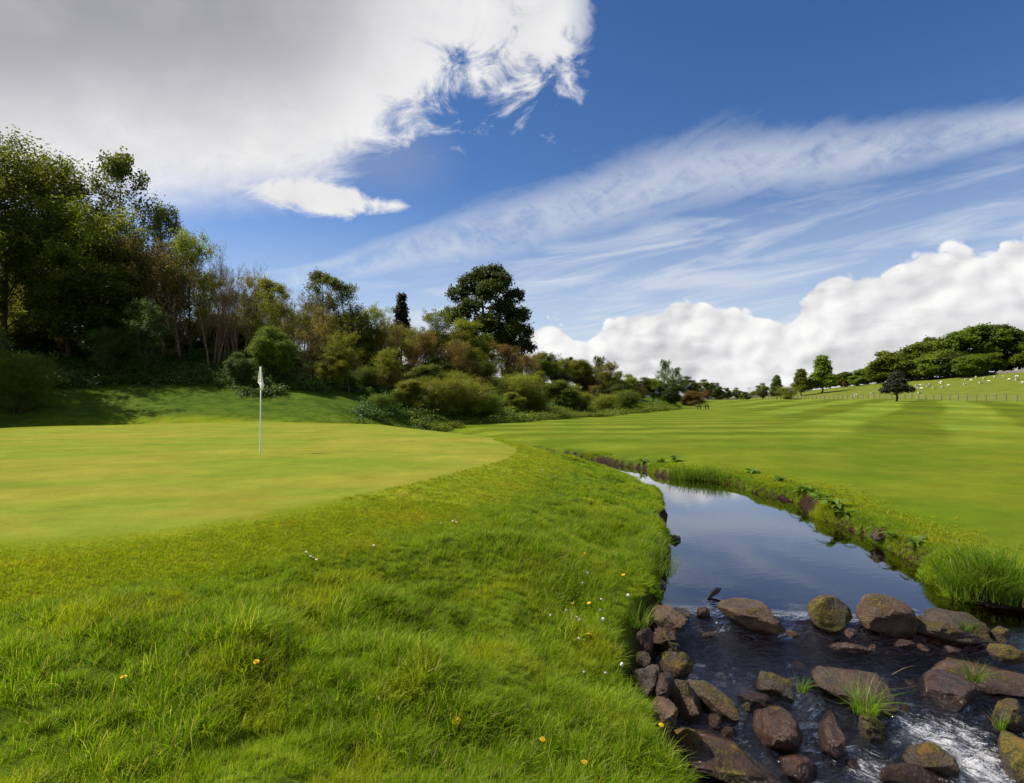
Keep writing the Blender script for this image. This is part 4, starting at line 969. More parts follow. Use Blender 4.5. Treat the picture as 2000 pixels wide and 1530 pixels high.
    scatter('nettle_strip', 'pale green strip of weeds along the foot of the bushes', 'weeds', fp2, M_leaf['bright'], pts, sc, rot, 7)
build_grass()

# ------------------------------------------------------------------ rocks in the burn
def rockmat(name, ca, cb, moss_amt, rough, coat=0.0):
    m = mat(name); tc = E.nt.nodes.new('ShaderNodeTexCoord'); ov = E(tc.outputs['Object']); pos = position(); r = objrand()
    geo = E.nt.nodes.new('ShaderNodeNewGeometry'); _, _, nz = sepxyz(E(geo.outputs['Normal']))
    n1 = noise(pos, 7, 6, 0.65); n2 = noise(pos, 45, 4, 0.7); n3 = noise(pos, 3.2, 5, 0.6); n4 = noise(pos, 120, 2, .6)
    c = mixc(smooth(n1, 0.32, 0.68), ca, cb)
    c = mixc(smooth(n2, 0.55, 0.75)*0.35, c, (0.17, 0.115, 0.07))
    c = mixc(smooth(n3, 0.58, 0.74)*0.6, c, (0.16, 0.085, 0.03))
    c = mixc(smooth(n2, 0.66, 0.78)*smooth(n1, .5, .6)*0.35, c, (0.30, 0.27, 0.21))
    mo = smooth(n3*0.55 + n1*0.35 + n2*0.2 + nz*0.05 + r*0.10, 0.70 - moss_amt, 0.80 - moss_amt)
    mc = mixc(smooth(n2, .35, .65), (0.034, 0.034, 0.004), (0.125, 0.088, 0.007)); mc = mixc(smooth(noise(pos, 5, 3, .5), .52, .66)*.8, mc, (0.13, 0.062, 0.008))
    c = mixc(mo, c, mc)
    wet = E(attr('wet').outputs['Fac'])*(0.7 + n3*0.6)
    wet = wet.clamp()
    hs = E.nt.nodes.new('ShaderNodeHueSaturation'); L_(((0.58 + r*0.5 + (n4-.5)*.4)*(1.0 - wet*0.55)).s, hs.inputs['Value']); L_(c.s, hs.inputs['Color'])
    ro = (rough + mo*(0.9-rough) + (n1-0.5)*0.25 - wet*0.45).max(0.12)
    p = principled(E(hs.outputs[0]), ro, 0.45, bump(n1*0.9 + n2*0.35 + n4*.10 + mo*0.25, 1.0, 0.05)); finish(p.outputs[0]); return m
RM = {'bare': rockmat('bare_stone', (0.060, 0.031, 0.016), (0.132, 0.076, 0.040), 0.06, 0.45),
      'moss': rockmat('mossy_stone', (0.060, 0.040, 0.026), (0.115, 0.080, 0.050), 0.135, 0.65),
      'wet': rockmat('wet_stone', (0.031, 0.015, 0.009), (0.078, 0.038, 0.024), 0.04, 0.2)}
def rock_mesh(seed, box=3.0, cuts=7, amp=0.06, sub=4):
    bm = bmesh.new(); bmesh.ops.create_icosphere(bm, subdivisions=sub, radius=1)
    r = np.random.default_rng(seed); V = np.array([v.co[:] for v in bm.verts])
    p = V/(np.sum(np.abs(V)**box, 1)**(1/box))[:, None]
    p += 0.10*np.sin(V*r.uniform(1.2, 2.4, 3)+r.uniform(0, 6, 3))[:, [1, 2, 0]]
    for _ in range(cuts*2+2):
        n = r.normal(0, 1, 3); n /= np.linalg.norm(n); o = r.uniform(.60, .95); d = p@n-o; p -= np.outer(np.clip(d, 0, None)*.97, n)
    off = Vector(r.uniform(0, 50, 3))
    for i, v in enumerate(bm.verts):
        q = Vector(p[i]); d = mnoise.fractal(q*1.4+off, .9, 2.1, 6)*(amp*1.7+.03)+mnoise.fractal(q*5+off, .8, 2, 4)*(amp*.4+.012)
        v.co = q*(1+d)
    me = bpy.data.meshes.new('rock'); bm.to_mesh(me); bm.free(); me.shade_smooth(); me.set_sharp_from_angle(angle=math.radians(24)); return me
def rock(x1, y1, x2, y2, w, h, m, label, box=2.6, cuts=7, amp=.06, seed=None, z=None, roll=0.0, rise=0.30, cat='rock', sub=4, extra=(0, 0)):
    """long axis between two photo points; w across and h high in metres"""
    xm, ym = (x1+x2)/2, (y1+y2)/2
    zz = z
    if zz is None:
        h = h*.9; q = P(xm, ym, -.2); zz = float(water_z(q[0], q[1]))+h*(rise-.10)-.02
    a = P(x1, y1, zz+extra[0]); b = P(x2, y2, zz+extra[1]); d = b-a; L = np.linalg.norm(d)
    rock.n += 1; me = rock_mesh(seed if seed is not None else 1000+rock.n, box, cuts, amp, sub)
    o = link('rock', me, RM[m]); c = (a+b)/2
    ex = Vector(d).normalized(); ey = Vector((0, 0, 1)).cross(ex).normalized(); ez = ex.cross(ey)
    M = Matrix((ex, ey, ez)).transposed().to_4x4()@Matrix.Rotation(roll, 4, 'X')
    o.matrix_world = Matrix.Translation(c)@M@Matrix.Diagonal((L/2, w/2, h/2, 1))
    n = len(me.vertices); co = np.empty(n*3, np.float32); me.vertices.foreach_get('co', co); co = co.reshape(-1, 3)
    Mw = np.array(o.matrix_world); wc = co@Mw[:3, :3].T+Mw[:3, 3]
    wl = water_z(wc[:, 0], wc[:, 1]); wv = 1-ss(wc[:, 2]-wl+.03*fbm(wc[:, 0]*9, wc[:, 1]*9, 5, 2), .03, .12)
    at = me.attributes.new('wet', 'FLOAT', 'POINT'); at.data.foreach_set('value', wv.astype(np.float32))
    tag(o, label, cat, 'rocks in the burn'); return o
rock.n = 0
R_ = rock
R_(1400,1185,1538,1218,.46,.34,'bare','long smooth boulder sloping down to the right at the pool outlet',2.4,5,.045)
R_(1574,1200,1662,1206,.44,.42,'moss','rounded mossy boulder, middle of the three at the pool outlet',2.3,4,.04)
R_(1680,1202,1786,1206,.52,.50,'bare','largest round boulder at the pool outlet with a pale spot on top',2.2,3,.035)
R_(1790,1222,1938,1226,.44,.28,'moss','low mossy rock right of the largest round boulder',2.8,8,.10)
R_(1932,1236,1976,1240,.2,.16,'moss','small mossy stone near the right bank',2.6,6,.08)
R_(1275,1200,1332,1232,.32,.36,'bare','knobbly brown rock at the left end of the outlet',3,9,.10)
R_(1284,1258,1334,1278,.26,.26,'moss','mossy ended rock below the knobbly brown rock',3,8,.08)
R_(1360,1196,1388,1200,.14,.15,'wet','small round wet stone beside the long smooth boulder',2.2,3,.04)
R_(1305,1196,1352,1202,.2,.10,'wet','flat wet stone under the thin spill of water',2.6,5,.05)
R_(1240,1256,1276,1262,.30,.36,'bare','grey rounded boulder half hidden under the left bank grass',2.3,4,.05,z=.0)
R_(1232,1298,1270,1302,.24,.30,'moss','upright mossy block tucked into the left bank',3.2,8,.08,z=-.02)
R_(1292,1290,1348,1318,.28,.34,'moss','pointed mossy rock leaning on the dark jagged block',3,10,.10)
R_(1286,1358,1378,1378,.34,.38,'bare','dark jagged block with a pale broken edge by the left bank',3.4,11,.12)
R_(1346,1338,1436,1398,.25,.28,'moss','long narrow tilted rock right of the dark jagged block',3,8,.07)
R_(1476,1328,1562,1358,.24,.26,'moss','mossy loaf shaped rock with a grass tuft at its right end',2.8,6,.06)
R_(1440,1358,1506,1372,.14,.14,'wet','thin dark rock left of the mossy loaf shaped rock',3,8,.09)
R_(1448,1380,1470,1384,.12,.12,'moss','small rusty stone above the big round mauve boulder',3,7,.08)
R_(1464,1420,1562,1436,.38,.40,'wet','big round mauve boulder shining wet below the thin rock',2.3,4,.04)
R_(1305,1435,1505,1522,.72,.26,'wet','wide flat mauve slab at the bottom left of the burn',3.6,6,.05)
R_(1306,1440,1392,1490,.34,.32,'moss','dark mossy rock in the shade of the left bank',2.8,8,.09)
R_(1596,1306,1758,1368,.60,.30,'bare','great flat topped slab in mid stream with yellow moss on its lower edge',3.8,6,.05)
R_(1676,1420,1728,1430,.24,.24,'moss','mossy stone under the hanging grass below the great slab',2.5,5,.07)
R_(1604,1398,1640,1490,.16,.30,'wet','narrow upright rock left of the hanging grass',3,8,.07)
R_(1528,1502,1602,1516,.30,.26,'wet','wet dark rock at the bottom edge below the mauve boulder',2.8,7,.08)
R_(1806,1288,2010,1350,.56,.24,'bare','long flat brown slab running out of the photo on the right',3.6,6,.05)
R_(1796,1318,1908,1370,.52,.34,'wet','flat wet slab left of the grass tuft on the right',3.6,7,.05)
R_(1926,1262,2010,1286,.26,.18,'moss','upper mossy slab at the right edge of the burn',3.2,7,.07)
R_(1930,1392,2010,1412,.34,.26,'moss','low mossy rock at the right edge above the white water',2.8,7,.07)
R_(1950,1478,2030,1490,.44,.46,'moss','big orange mossed boulder in the bottom right corner',2.5,5,.06)
R_(1756,1478,1866,1494,.30,.30,'moss','dark mossy block standing in the white water',3.2,7,.06)
R_(1712,1520,1872,1524,.20,.18,'wet','flat brown stone at the bottom edge below the dark mossy block',3.2,7,.06)
R_(1620,1264,1698,1268,.16,.10,'wet','thin half sunken stone in the ripples above the great slab',3,6,.06)
R_(1742,1256,1796,1262,.16,.09,'wet','half sunken stone below the largest round boulder',3,6,.06)
R_(1650,1494,1680,1500,.14,.15,'wet','small black stone beside the lower white water',2.6,6,.07)
R_(1228,1146,1262,1150,.40,.40,'bare','grey stone under the overhanging grass where the pool begins to spill',2.8,8,.08,z=.06)
R_(1268,1148,1296,1154,.26,.30,'bare','grey stone standing at the left edge of the pool',2.6,7,.07,z=.02)
R_(1308,1052,1328,1056,.22,.22,'wet','dark stone jutting from the left bank into the pool',3,7,.08,z=.04)
BANKST = 'stones packed along the left bank'
for i, (x, y, w, hh, m) in enumerate([(1248,1192,.34,.30,'bare'),(1266,1222,.28,.28,'moss'),(1300,1246,.22,.2,'wet'),(1268,1330,.30,.30,'moss'),(1300,1340,.24,.2,'wet'),(1292,1402,.34,.26,'bare'),(1398,1408,.18,.14,'wet'),(1424,1438,.2,.16,'wet'),(1332,1472,.3,.24,'moss')]):
    sw = w/2*FPX/6.0
    o = R_(x-sw, y-5, x+sw, y+8, w*1.1, hh, m, '%s from the top of the stones wedged along the left bank' % ORD[i], 3.2, 9, .10, z=None if x > 1320 else .0, cat='stone')
    o['group'] = BANKST
rr = random.Random(3)
PEB = 'small stones scattered in the ripples'
ORD2 = ORD+['nineteenth', 'twentieth']
for i, (x, y) in enumerate(sorted([(1395,1236),(1378,1242),(1545,1238),(1660,1235),(1800,1265),(1425,1300),(1590,1340),(1780,1340),(1660,1400),(1520,1480),(1830,1410),(1575,1420),(1640,1330),(1700,1265),(1860,1270),(1930,1340),(1770,1390),(1560,1300),(1450,1412),(1690,1500)])):
    o = R_(x-rr.uniform(8, 16), y, x+rr.uniform(8, 16), y+rr.uniform(-4, 6), rr.uniform(.08, .16), rr.uniform(.05, .10), 'wet', ORD2[i]+' from the left of the small wet stones sunk among the big rocks', 2.7, 6, .07, sub=3, rise=.05, cat='stone')
    o['group'] = PEB
R_(1706,1050,1730,1044,.26,.22,'moss','brown mossy clod of earth stuck to the right bank',2.8,8,.1,z=.18,cat='clod')

# ------------------------------------------------------------------ flagstick
def plainmat(name, c, rough=.6, spec=.4, var=0.06, sc=30):
    m = mat(name); tc = E.nt.nodes.new('ShaderNodeTexCoord'); n = noise(E(tc.outputs['Object']), sc, 4, .6)
    hs = E.nt.nodes.new('ShaderNodeHueSaturation'); hs.inputs['Color'].default_value = (*c, 1); L_((1.0 + (n-.5)*var*2).s, hs.inputs['Value'])
    finish(principled(E(hs.outputs[0]), rough, spec).outputs[0]); return m
M_white = plainmat('white_paint', (.80, .80, .76), .35)
M_cloth = plainmat('white_cloth', (.86, .85, .81), .85, .1)
M_dark = plainmat('dark_metal', (.03, .03, .03), .5)
def flagstick():
    b = hit(508.5, 885); top = PY(509.5, 717, b[1]); Ht = top[2]-b[2]; u = b[1]/FPX
    t = empty('flagstick', (b[0], b[1], b[2]))
    mb = MB(); mb.tube([(0, 0, -.05), (0, 0, Ht*.5), (0, 0, Ht-.01)], [.017, .016, .013], 10, True); link('pole', mb.mesh('pole'), M_white, t, True)
    mb = MB(); mb.tube([(0, 0, Ht-.02), (0, 0, Ht+.012)], [.017, .015], 10, True); link('pole_cap', mb.mesh('pole_cap'), M_white, t)
    mb = MB(); mb.tube([(0, 0, .001), (0, 0, .003)], [.054, .054], 24, True); link('hole_cup', mb.mesh('hole_cup'), M_dark, t)
    # limp cloth: hoist along the pole, folds falling together below it
    rows, cols = 34, 21; V = []; zt = Ht-.005
    vv = [0, .1, .3, .5, .66, .73, .8, .86, .92, 1.0]
    xl = [-.8, -1.4, -2.2, -3.0, -3.6, 0.3, 1.8, 2.6, 3.4, 4.0]; xr = [.8, 2.6, 4.6, 5.8, 7.4, 8.6, 9.6, 8.9, 6.0, 4.8]
    for i in range(rows):
        v = i/(rows-1); l = float(np.interp(v, vv, xl))*u; r_ = float(np.interp(v, vv, xr))*u
        for j in range(cols):
            w = j/(cols-1)
            V.append((l+(r_-l)*w, -.022-.030*v*math.sin(w*9.5+1.2*v)-.012*math.sin(w*17+3*v)*v, zt-.575*v*(45*u/.575)))
    I = np.arange(rows*cols).reshape(rows, cols); Q = np.stack([I[:-1, :-1], I[:-1, 1:], I[1:, 1:], I[1:, :-1]], -1).reshape(-1, 4)
    me = npmesh('flag', V, Q); f = link('flag', me, M_cloth, t, True); f.rotation_euler = (0, 0, -.55); f.scale = (1.18, 1.1, 1); md = f.modifiers.new('thick', 'SOLIDIFY'); md.thickness = .003
    mb = MB(); mb.tube([(.030, -.085, zt-.285), (.030, -.088, zt-.286)], [.022, .020], 10, True); link('faded_emblem', mb.mesh('faded_emblem'), plainmat('faded_pink_print', (.66, .50, .47), .85, .1), f)
    tag(t, 'white flagstick with limp white flag standing on the putting green', 'flagstick')
flagstick()

# ------------------------------------------------------------------ fence between fairway and pasture
M_wood = barkmat('weathered_wood', (0.14, 0.11, 0.07), (0.26, 0.21, 0.14), 5)
M_wire = plainmat('wire', (.33, .30, .24), .6)
def fence():
    x0, x1 = 93.0, 92.0; ys = list(np.arange(98, 222, 2.4)); t = empty('fence', (93, 98, H1(93, 98)))
    mb = MB(); mb.box((-.07, -.07, -.3), (.07, .07, 1.25)); mb.tube([(0, 0, 1.25), (0, 0, 1.29)], [.07, .02], 4, True); pm = mb.mesh('post')
    tops = []
    rg = random.Random(5)
    for i, y in enumerate(ys):
        x = 93-.004*(y-98); z = H1(x, y); o = link('post', pm, M_wood, t)
        o.location = (x-93, y-98, z-t.location.z); o.rotation_euler = (rg.gauss(0, .03), rg.gauss(0, .03), rg.uniform(-.2, .2)); o.scale = (1, 1, rg.uniform(.94, 1.06)*(1.08 if i % 7 == 0 else 1)); tops.append((x-93, y-98, z-t.location.z))
    for k, (dz, rad) in enumerate(((1.16, .03), (.95, .006), (.75, .006), (.55, .006), (.35, .006), (.15, .006))):
        mb = MB(); mb.tube([(a-.075, b, c+dz) for a, b, c in tops], [rad]*len(tops), 4)
        link('top_rail' if k == 0 else 'wire', mb.mesh('rail'), M_wood if k == 0 else M_wire, t)
    tag(t, 'post and wire fence running between the fairway and the sheep pasture', 'fence')
fence()

# ------------------------------------------------------------------ sheep
def sheep_meshes():
    out = []
    m = mat('fleece'); tc = E.nt.nodes.new('ShaderNodeTexCoord'); n = noise(E(tc.outputs['Object']), 22, 4, .6); _, yy, _z = sepxyz(E(tc.outputs['Object']))
    xx, _, _ = sepxyz(E(tc.outputs['Object']))
    c = mixc(smooth(n, .3, .7), (.62, .57, .48), (.76, .72, .62)); c = mixc(smooth(xx, .52, .58), c, (.30, .25, .20))
    finish(principled(c, .95, .05, bump(n, .8, .04)).outputs[0])
    for graze in (True, False):
        me = bpy.data.meshes.new('sheep'); hz = .16 if graze else .92; hx = .86 if graze else .74
        V = [(-.42,0,.66),(-.15,0,.68),(.18,0,.67),(.40,0,.70),(.60,0,.46 if graze else .82),(hx-.06,0,hz+.08 if graze else hz),(hx+.06,0,hz-.03 if graze else hz-.08)]
        Ed = [(i, i+1) for i in range(6)]; R = [.22, .30, .29, .24, .13, .10, .05]
        for (i, x, y) in ((0, -.36, .15), (0, -.36, -.15), (3, .34, .14), (3, .34, -.14)):
            b = len(V); V += [(x, y, .50), (x-.02, y, .26), (x, y, .02)]; R += [.12, .045, .045]; Ed += [(i, b), (b, b+1), (b+1, b+2)]
        for s in (-1, 1): V.append((hx-.10, s*.13, hz+.10)); R.append(.03); Ed.append((5, len(V)-1))
        V.append((-.62, 0, .55)); R.append(.05); Ed.append((0, len(V)-1))
        me.from_pydata(V, Ed, []); o = bpy.data.objects.new('sheep', me); COL.objects.link(o)
        md = o.modifiers.new('skin', 'SKIN'); o.modifiers.new('sub', 'SUBSURF').levels = 1
        for i, sv in enumerate(me.skin_vertices[0].data): sv.radius = (R[i], R[i]); sv.use_root = (i == 1)
        dg = bpy.context.evaluated_depsgraph_get(); e = bpy.data.meshes.new_from_object(o.evaluated_get(dg)); bpy.data.objects.remove(o)
        e.materials.clear(); e.materials.append(m); e.shade_smooth(); out.append(e)
    return out
SHEEP = sheep_meshes()
def place_sheep():
    cr = [(150,522,'leftmost of all the sheep, by the foot of the ridge trees'),(182,518,'second sheep from the left, by the foot of the ridge trees'),(350,490,'sheep alone just left of the lone dark tree'),
     (830,412,'upper of the tight pair right of the lone dark tree'),(805,448,'lower left sheep of the tight group right of the lone dark tree'),(835,440,'lower right sheep of the tight group right of the lone dark tree'),
     (865,408,'small sheep just above the tight group'),(900,404,'second small sheep above the tight group'),(888,446,'sheep just right of the tight group'),(862,490,'lowest sheep on the pasture, nearest the fence'),
     (955,415,'left sheep of the sloping pair up the hill'),(976,395,'right sheep of the sloping pair up the hill'),(1020,433,'single sheep below the sloping pair'),
     (1085,394,'left sheep of the bunch near the middle of the flock'),(1102,376,'upper sheep of the bunch near the middle of the flock'),(1112,428,'lower sheep of the bunch near the middle of the flock'),
     (1178,410,'sheep alone right of the middle bunch'),(1355,398,'sheep lying low left of the upper flock'),(1370,342,'highest sheep at the left of the upper flock'),(1425,356,'second sheep of the upper flock'),
     (1477,322,'sheep closest under the spreading ridge tree'),(1525,384,'lower sheep of the upper flock'),(1565,335,'sheep in the middle of the upper flock'),(1618,366,'small sheep below the middle of the upper flock'),
     (1680,318,'sheep under the tallest ridge tree'),(1765,318,'sheep right of the one under the tallest ridge tree'),(1838,348,'large pale sheep near the right edge'),(1920,316,'upper sheep of the pair near the right edge'),(1920,346,'lower sheep of the pair near the right edge'),(1992,385,'sheep cut by the right edge of the photo')]
    rg = random.Random(11)
    for (cx, cy, lab) in cr:
        p = hit(1640+cx*.18, 680+cy*.18+1.5)
        o = link('sheep', SHEEP[rg.random() < .3]); s = .74*rg.uniform(.9, 1.1); o.scale = (s, s, s)
        o.location = (p[0], p[1], H1(p[0], p[1])-.02); o.rotation_euler = (0, 0, rg.choice([0, math.pi])+rg.gauss(0, .5)); tag(o, 'white '+lab if not lab.startswith('large') else lab, 'sheep', 'sheep grazing on the pasture')
place_sheep()

# ------------------------------------------------------------------ picnic table, walls
def picnic_table():
    p = hit(1372, 800); z = H1(p[0], p[1]); t = empty('picnic_table', (p[0], p[1], z), .15)
    m = barkmat('dark_wood', (.035, .028, .02), (.07, .055, .04))
    for k in range(5):
        mb = MB(); mb.box((-.9, -.36+k*.148, .72), (.9, -.225+k*.148, .765)); link('top_plank', mb.mesh('top_plank'), m, t)
    for s in (-1, 1):
        mb = MB(); mb.box((-.9, s*.72-.13, .42), (.9, s*.72+.13, .465)); link('bench_plank', mb.mesh('bench_plank'), m, t)
        mb = MB(); mb.box((s*.62-.04, -.84, .34), (s*.62+.04, .84, .42)); link('cross_bar', mb.mesh('cross_bar'), m, t)
        for q in (-1, 1):
            mb = MB(); mb.tube([(s*.62+.09, q*.52, -.05), (s*.62+.09, q*.22, .72)], [.06, .06], 4); link('leg', mb.mesh('leg'), m, t)
    tag(t, 'dark wooden picnic table at the far edge of the fairway', 'picnic table')
picnic_table()
M_wall = rockmat('field_stone', (.10, .085, .07), (.18, .16, .13), .0, .9)
def stone_wall(pts, h, label):
    r = np.random.default_rng(len(label)); V = []; F = []
    P0 = []
    for (a, b) in zip(pts[:-1], pts[1:]):
        n = max(2, int(math.dist(a, b)/.5))
        for i in range(n): P0.append((a[0]+(b[0]-a[0])*i/n, a[1]+(b[1]-a[1])*i/n))
    c0 = P0[0]; z0 = H1(*c0)
    for i, (x, y) in enumerate(P0):
        j = P0[min(i+1, len(P0)-1)]; k = P0[max(i-1, 0)]; d = np.array((j[0]-k[0], j[1]-k[1])); d /= np.linalg.norm(d); n = np.array((-d[1], d[0])); z = H1(x, y)
        for (o, zz) in ((-.3, -.2), (-.28, h*.5), (-.2, h), (.2, h), (.28, h*.5), (.3, -.2)):
            q = np.array((x, y))+n*(o+r.normal(0, .05)); V.append((q[0]-c0[0], q[1]-c0[1], z-z0+zz+(r.normal(0, .09) if zz > 0 else 0)))
    for i in range(len(P0)-1):
        for k in range(5): F.append((i*6+k, i*6+k+1, (i+1)*6+k+1, (i+1)*6+k))
    o = link('stone_wall', npmesh('stone_wall', V, F), M_wall); o.location = (*c0, z0); tag(o, label, 'wall')
stone_wall([(79, 262), (98, 255), (112, 246)], .9, 'low grey field wall at the far end of the fairway')
stone_wall([(151, 208), (152, 190), (153, 172), (154, 160)], .8, 'tumbled stone wall along the pasture ridge under the trees')

# ------------------------------------------------------------------ plants on the banks
def curved_leaf(name, L, Wd, droop):
    V = []; n = 7
    for i in range(n):
        t = i/(n-1); w = Wd*math.sin(math.pi*min(1, t*.93+.05))**.8*.5
        z = L*.42*t*(1-droop*t*t); V += [(L*t, -w, z+w*.25), (L*t, 0, z), (L*t, w, z+w*.25)]
    F = []
    for i in range(n-1):
        b = i*3; F += [(b, b+3, b+4, b+1), (b+1, b+4, b+5, b+2)]
    return npmesh(name, V, F, {'tint': np.full(len(V), .5)})
M_dock = leafmat('dock_leaf', (0.085, 0.155, 0.012), (0.12, 0.195, 0.02), None, .35, .3)
LEAF = [curved_leaf('leaf', .30, .13, 1.3), curved_leaf('leaf', .24, .12, 1.0), curved_leaf('leaf', .34, .11, 1.6)]
rp = random.Random(21)
def broad_plant(x, y, s, n, label, lift=0.0):
    s *= .75; n = int(n*1.4)
    p = hit(x, y); t = empty('broad_leaved_plant', (p[0], p[1], p[2]+lift), rp.uniform(0, 6), (s, s, s))
    for k in range(n):
        o = link('leaf', LEAF[rp.randrange(3)], M_dock, t); o.rotation_euler = (rp.gauss(0, .15), -rp.uniform(-.1, .7), k*2.399+rp.uniform(-.3, .3)); q = rp.uniform(.75, 1.2); o.scale = (q, q, q)
    tag(t, label, 'plant', 'broad leaved plants on the banks')
for a in [(1320,902,1.5,9,'broad leaved plant on the far bank left of the reed clump'),(1292,906,1.2,8,'broad leaved plant at the left end of the far bank'),(1255,903,1.1,7,'leafy weed near the bare earth of the far bank'),
          (1470,925,1.3,8,'broad leaved plant right of the reed clump'),(1520,942,1.3,8,'broad leaved plant where the right bank starts to turn'),(1572,962,1.4,10,'pale broad leaved plant hanging from the right bank'),(1606,975,1.3,9,'broad leaved plant in the middle of the right bank'),
          (1634,992,1.3,10,'tall broad leaved plant below the white flower heads'),(1650,1008,1.0,8,'small broad leaved plant low on the right bank'),(1722,1042,1.0,9,'broad leaved plant beside the brown clod on the right bank'),(1752,1052,1.0,9,'dark leafed plant right of the brown clod'),(1790,1062,.9,8,'broad leaved plant near the bare red earth'),
          (1268,1012,.8,6,'pale broad leaved plant on the left bank above the jutting stone'),(1292,1000,.7,6,'single leafy plant at the lip of the left bank'),(848,1478,.28,7,'low leafy weed in the grass near the bottom centre'),(905,1505,.30,8,'leafy weed at the bottom edge right of centre'),(760,1470,.22,6,'tiny leafy weed left of the bottom centre weed')]: broad_plant(*a)
def grass_clump(pt, s, sz, seed, label, n=90, R=.16, w=.010, bend=.9, m=None, name='grass_clump'):
    me = blade_tuft(name, seed, n, R, .25, .5, w, bend, (.02, -.05)); o = link(name, me, m or M_reed); o.location = pt; o.scale = (s, s, sz); tag(o, label, 'grass clump', 'grass clumps by the water'); return o
RUSH = [(1868,1150),(1895,1165),(1925,1160),(1955,1172),(1985,1176),(1905,1125),(1940,1128),(1975,1140)]
t = empty('rush_clump', tuple(hit(1925, 1150)))
for i, (x, y) in enumerate(RUSH):
    p = hit(x, y); me = blade_tuft('rush_tuft', 400+i, 120, .17, .28, .52, .010, .9, (-.02, -.08)); o = link('rush_tuft', me, M_reed, t); o.location = Vector(p)-t.location
tag(t, 'large clump of arching green rushes on the near right bank', 'grass clump')
t = empty('reed_clump', tuple(hit(1360, 935)))
for i, x in enumerate(range(1318, 1412, 13)):
    p = hit(x, 934+(i % 2)*4); me = blade_tuft('reed_tuft', 420+i, 90, .22, .26, .46, .012, .7, (.05, -.05)); o = link('reed_tuft', me, M_reed, t); o.location = Vector(p)-t.location
tag(t, 'pale reed clump hanging over the water on the far bank', 'grass clump')
def on_px(x, y, z): return tuple(P(x, y, z))
grass_clump(on_px(1566, 1352, .02), .35, .35, 440, 'small bright grass tuft growing on the mossy loaf shaped rock', 50, .12, .012)
grass_clump(on_px(1905, 1330, .0), .50, .42, 441, 'bright grass tuft growing between the flat slabs on the right', 60, .10, .011, 1.2)
grass_clump(on_px(1690, 1392, -.08), .62, .62, 442, 'long yellowing grass hanging below the great flat slab', 110, .14, .009, 1.3)
grass_clump(on_px(1250, 1222, .22), .55, .6, 443, 'grass tuft hanging over the grey rounded boulder at the left bank', 90, .16, .010, 1.2)
grass_clump(on_px(1888, 1232, .10), .3, .3, 444, 'bright moss cushion of grass on the low mossy rock', 60, .16, .012, 1.0)
grass_clump(on_px(1952, 1425, -.1), .35, .4, 445, 'few grass blades beside the orange mossed boulder', 30, .10, .012, .8)
grass_clump(on_px(1265, 1085, .35), .8, .8, 446, 'thick grass overhanging the left edge of the pool', 160, .3, .008, 1.2)
grass_clump(on_px(1285, 1120, .30), .7, .75, 447, 'grass hanging just above the grey stones of the pool edge', 160, .3, .008, 1.2)

# ------------------------------------------------------------------ flowers
M_yel = plainmat('yellow_petal', (.85, .50, .01), .6); M_wpet = plainmat('white_petal', (.82, .80, .78), .6); M_pink = plainmat('pink_petal', (.72, .52, .66), .6); M_stem = plainmat('flower_stem', (.10, .17, .03), .6); M_clock = plainmat('seed_head', (.62, .60, .55), .9)
def petal_head(rad, layers, cup):
    mb = MB(); n = 0
    for l in range(layers):
        q = rad*(1-.28*l); k = 11-2*l
        for i in range(k):
            a = 2*math.pi*(i+.4*l)/k; c, s = math.cos(a), math.sin(a); w = q*.30; z = cup*q*(.2+.5*l)
            b = len(mb.V); mb.V += [(0, 0, .001*l), (c*q*.6-s*w, s*q*.6+c*w, z*.7), (c*q, s*q, z), (c*q*.6+s*w, s*q*.6-c*w, z*.7)]; mb.F.append((b, b+1, b+2, b+3))
    mb.tube([(0, 0, -.004), (0, 0, .002), (0, 0, .006)], [.002, rad*.28, rad*.2], 7, True)
    return mb.mesh('flower_head')
def cluster_head(rad):
    mb = MB(); r = random.Random(4)
    for i in range(14):
        d = Vector((r.gauss(0, 1), r.gauss(0, 1), abs(r.gauss(0, .7)))).normalized()*rad*r.uniform(.5, 1); a = d.orthogonal().normalized(); b_ = d.cross(a).normalized()
        for k in range(4):
            an = k*math.pi/2; e = a*math.cos(an)+b_*math.sin(an); f = a*math.cos(an+.5)+b_*math.sin(an+.5); g = a*math.cos(an-.5)+b_*math.sin(an-.5)
            b = len(mb.V); mb.V += [d[:], (d+f*rad*.3)[:], (d+e*rad*.42)[:], (d+g*rad*.3)[:]]; mb.F.append((b, b+1, b+2, b+3))
    return mb.mesh('flower_head')
def ball_head(rad):
    bm = bmesh.new(); bmesh.ops.create_icosphere(bm, subdivisions=2, radius=rad)
    for i, v in enumerate(bm.verts): v.co *= 1+.12*math.sin(i*12.9)
    me = bpy.data.meshes.new('flower_head'); bm.to_mesh(me); bm.free(); return me
HEADS = {'dandelion': (petal_head(.020, 3, .5), M_yel, .085), 'daisy': (petal_head(.012, 1, .2), M_wpet, .05), 'cuckoo_flower': (cluster_head(.014), M_pink, .17), 'seed_clock': (ball_head(.015), M_clock, .15)}
mb = MB(); mb.tube([(0, 0, 0), (0, 0, .003), (0, 0, .005)], [.004, .0045, .003], 8, True); CENTRE = mb.mesh('flower_centre'); M_orange = plainmat('orange_centre', (.80, .36, .01), .7)
mb = MB(); mb.tube([(0, 0, -.02), (.004, 0, .5), (0, 0, 1)], [.0022]*3, 5); STEM = mb.mesh('stem')
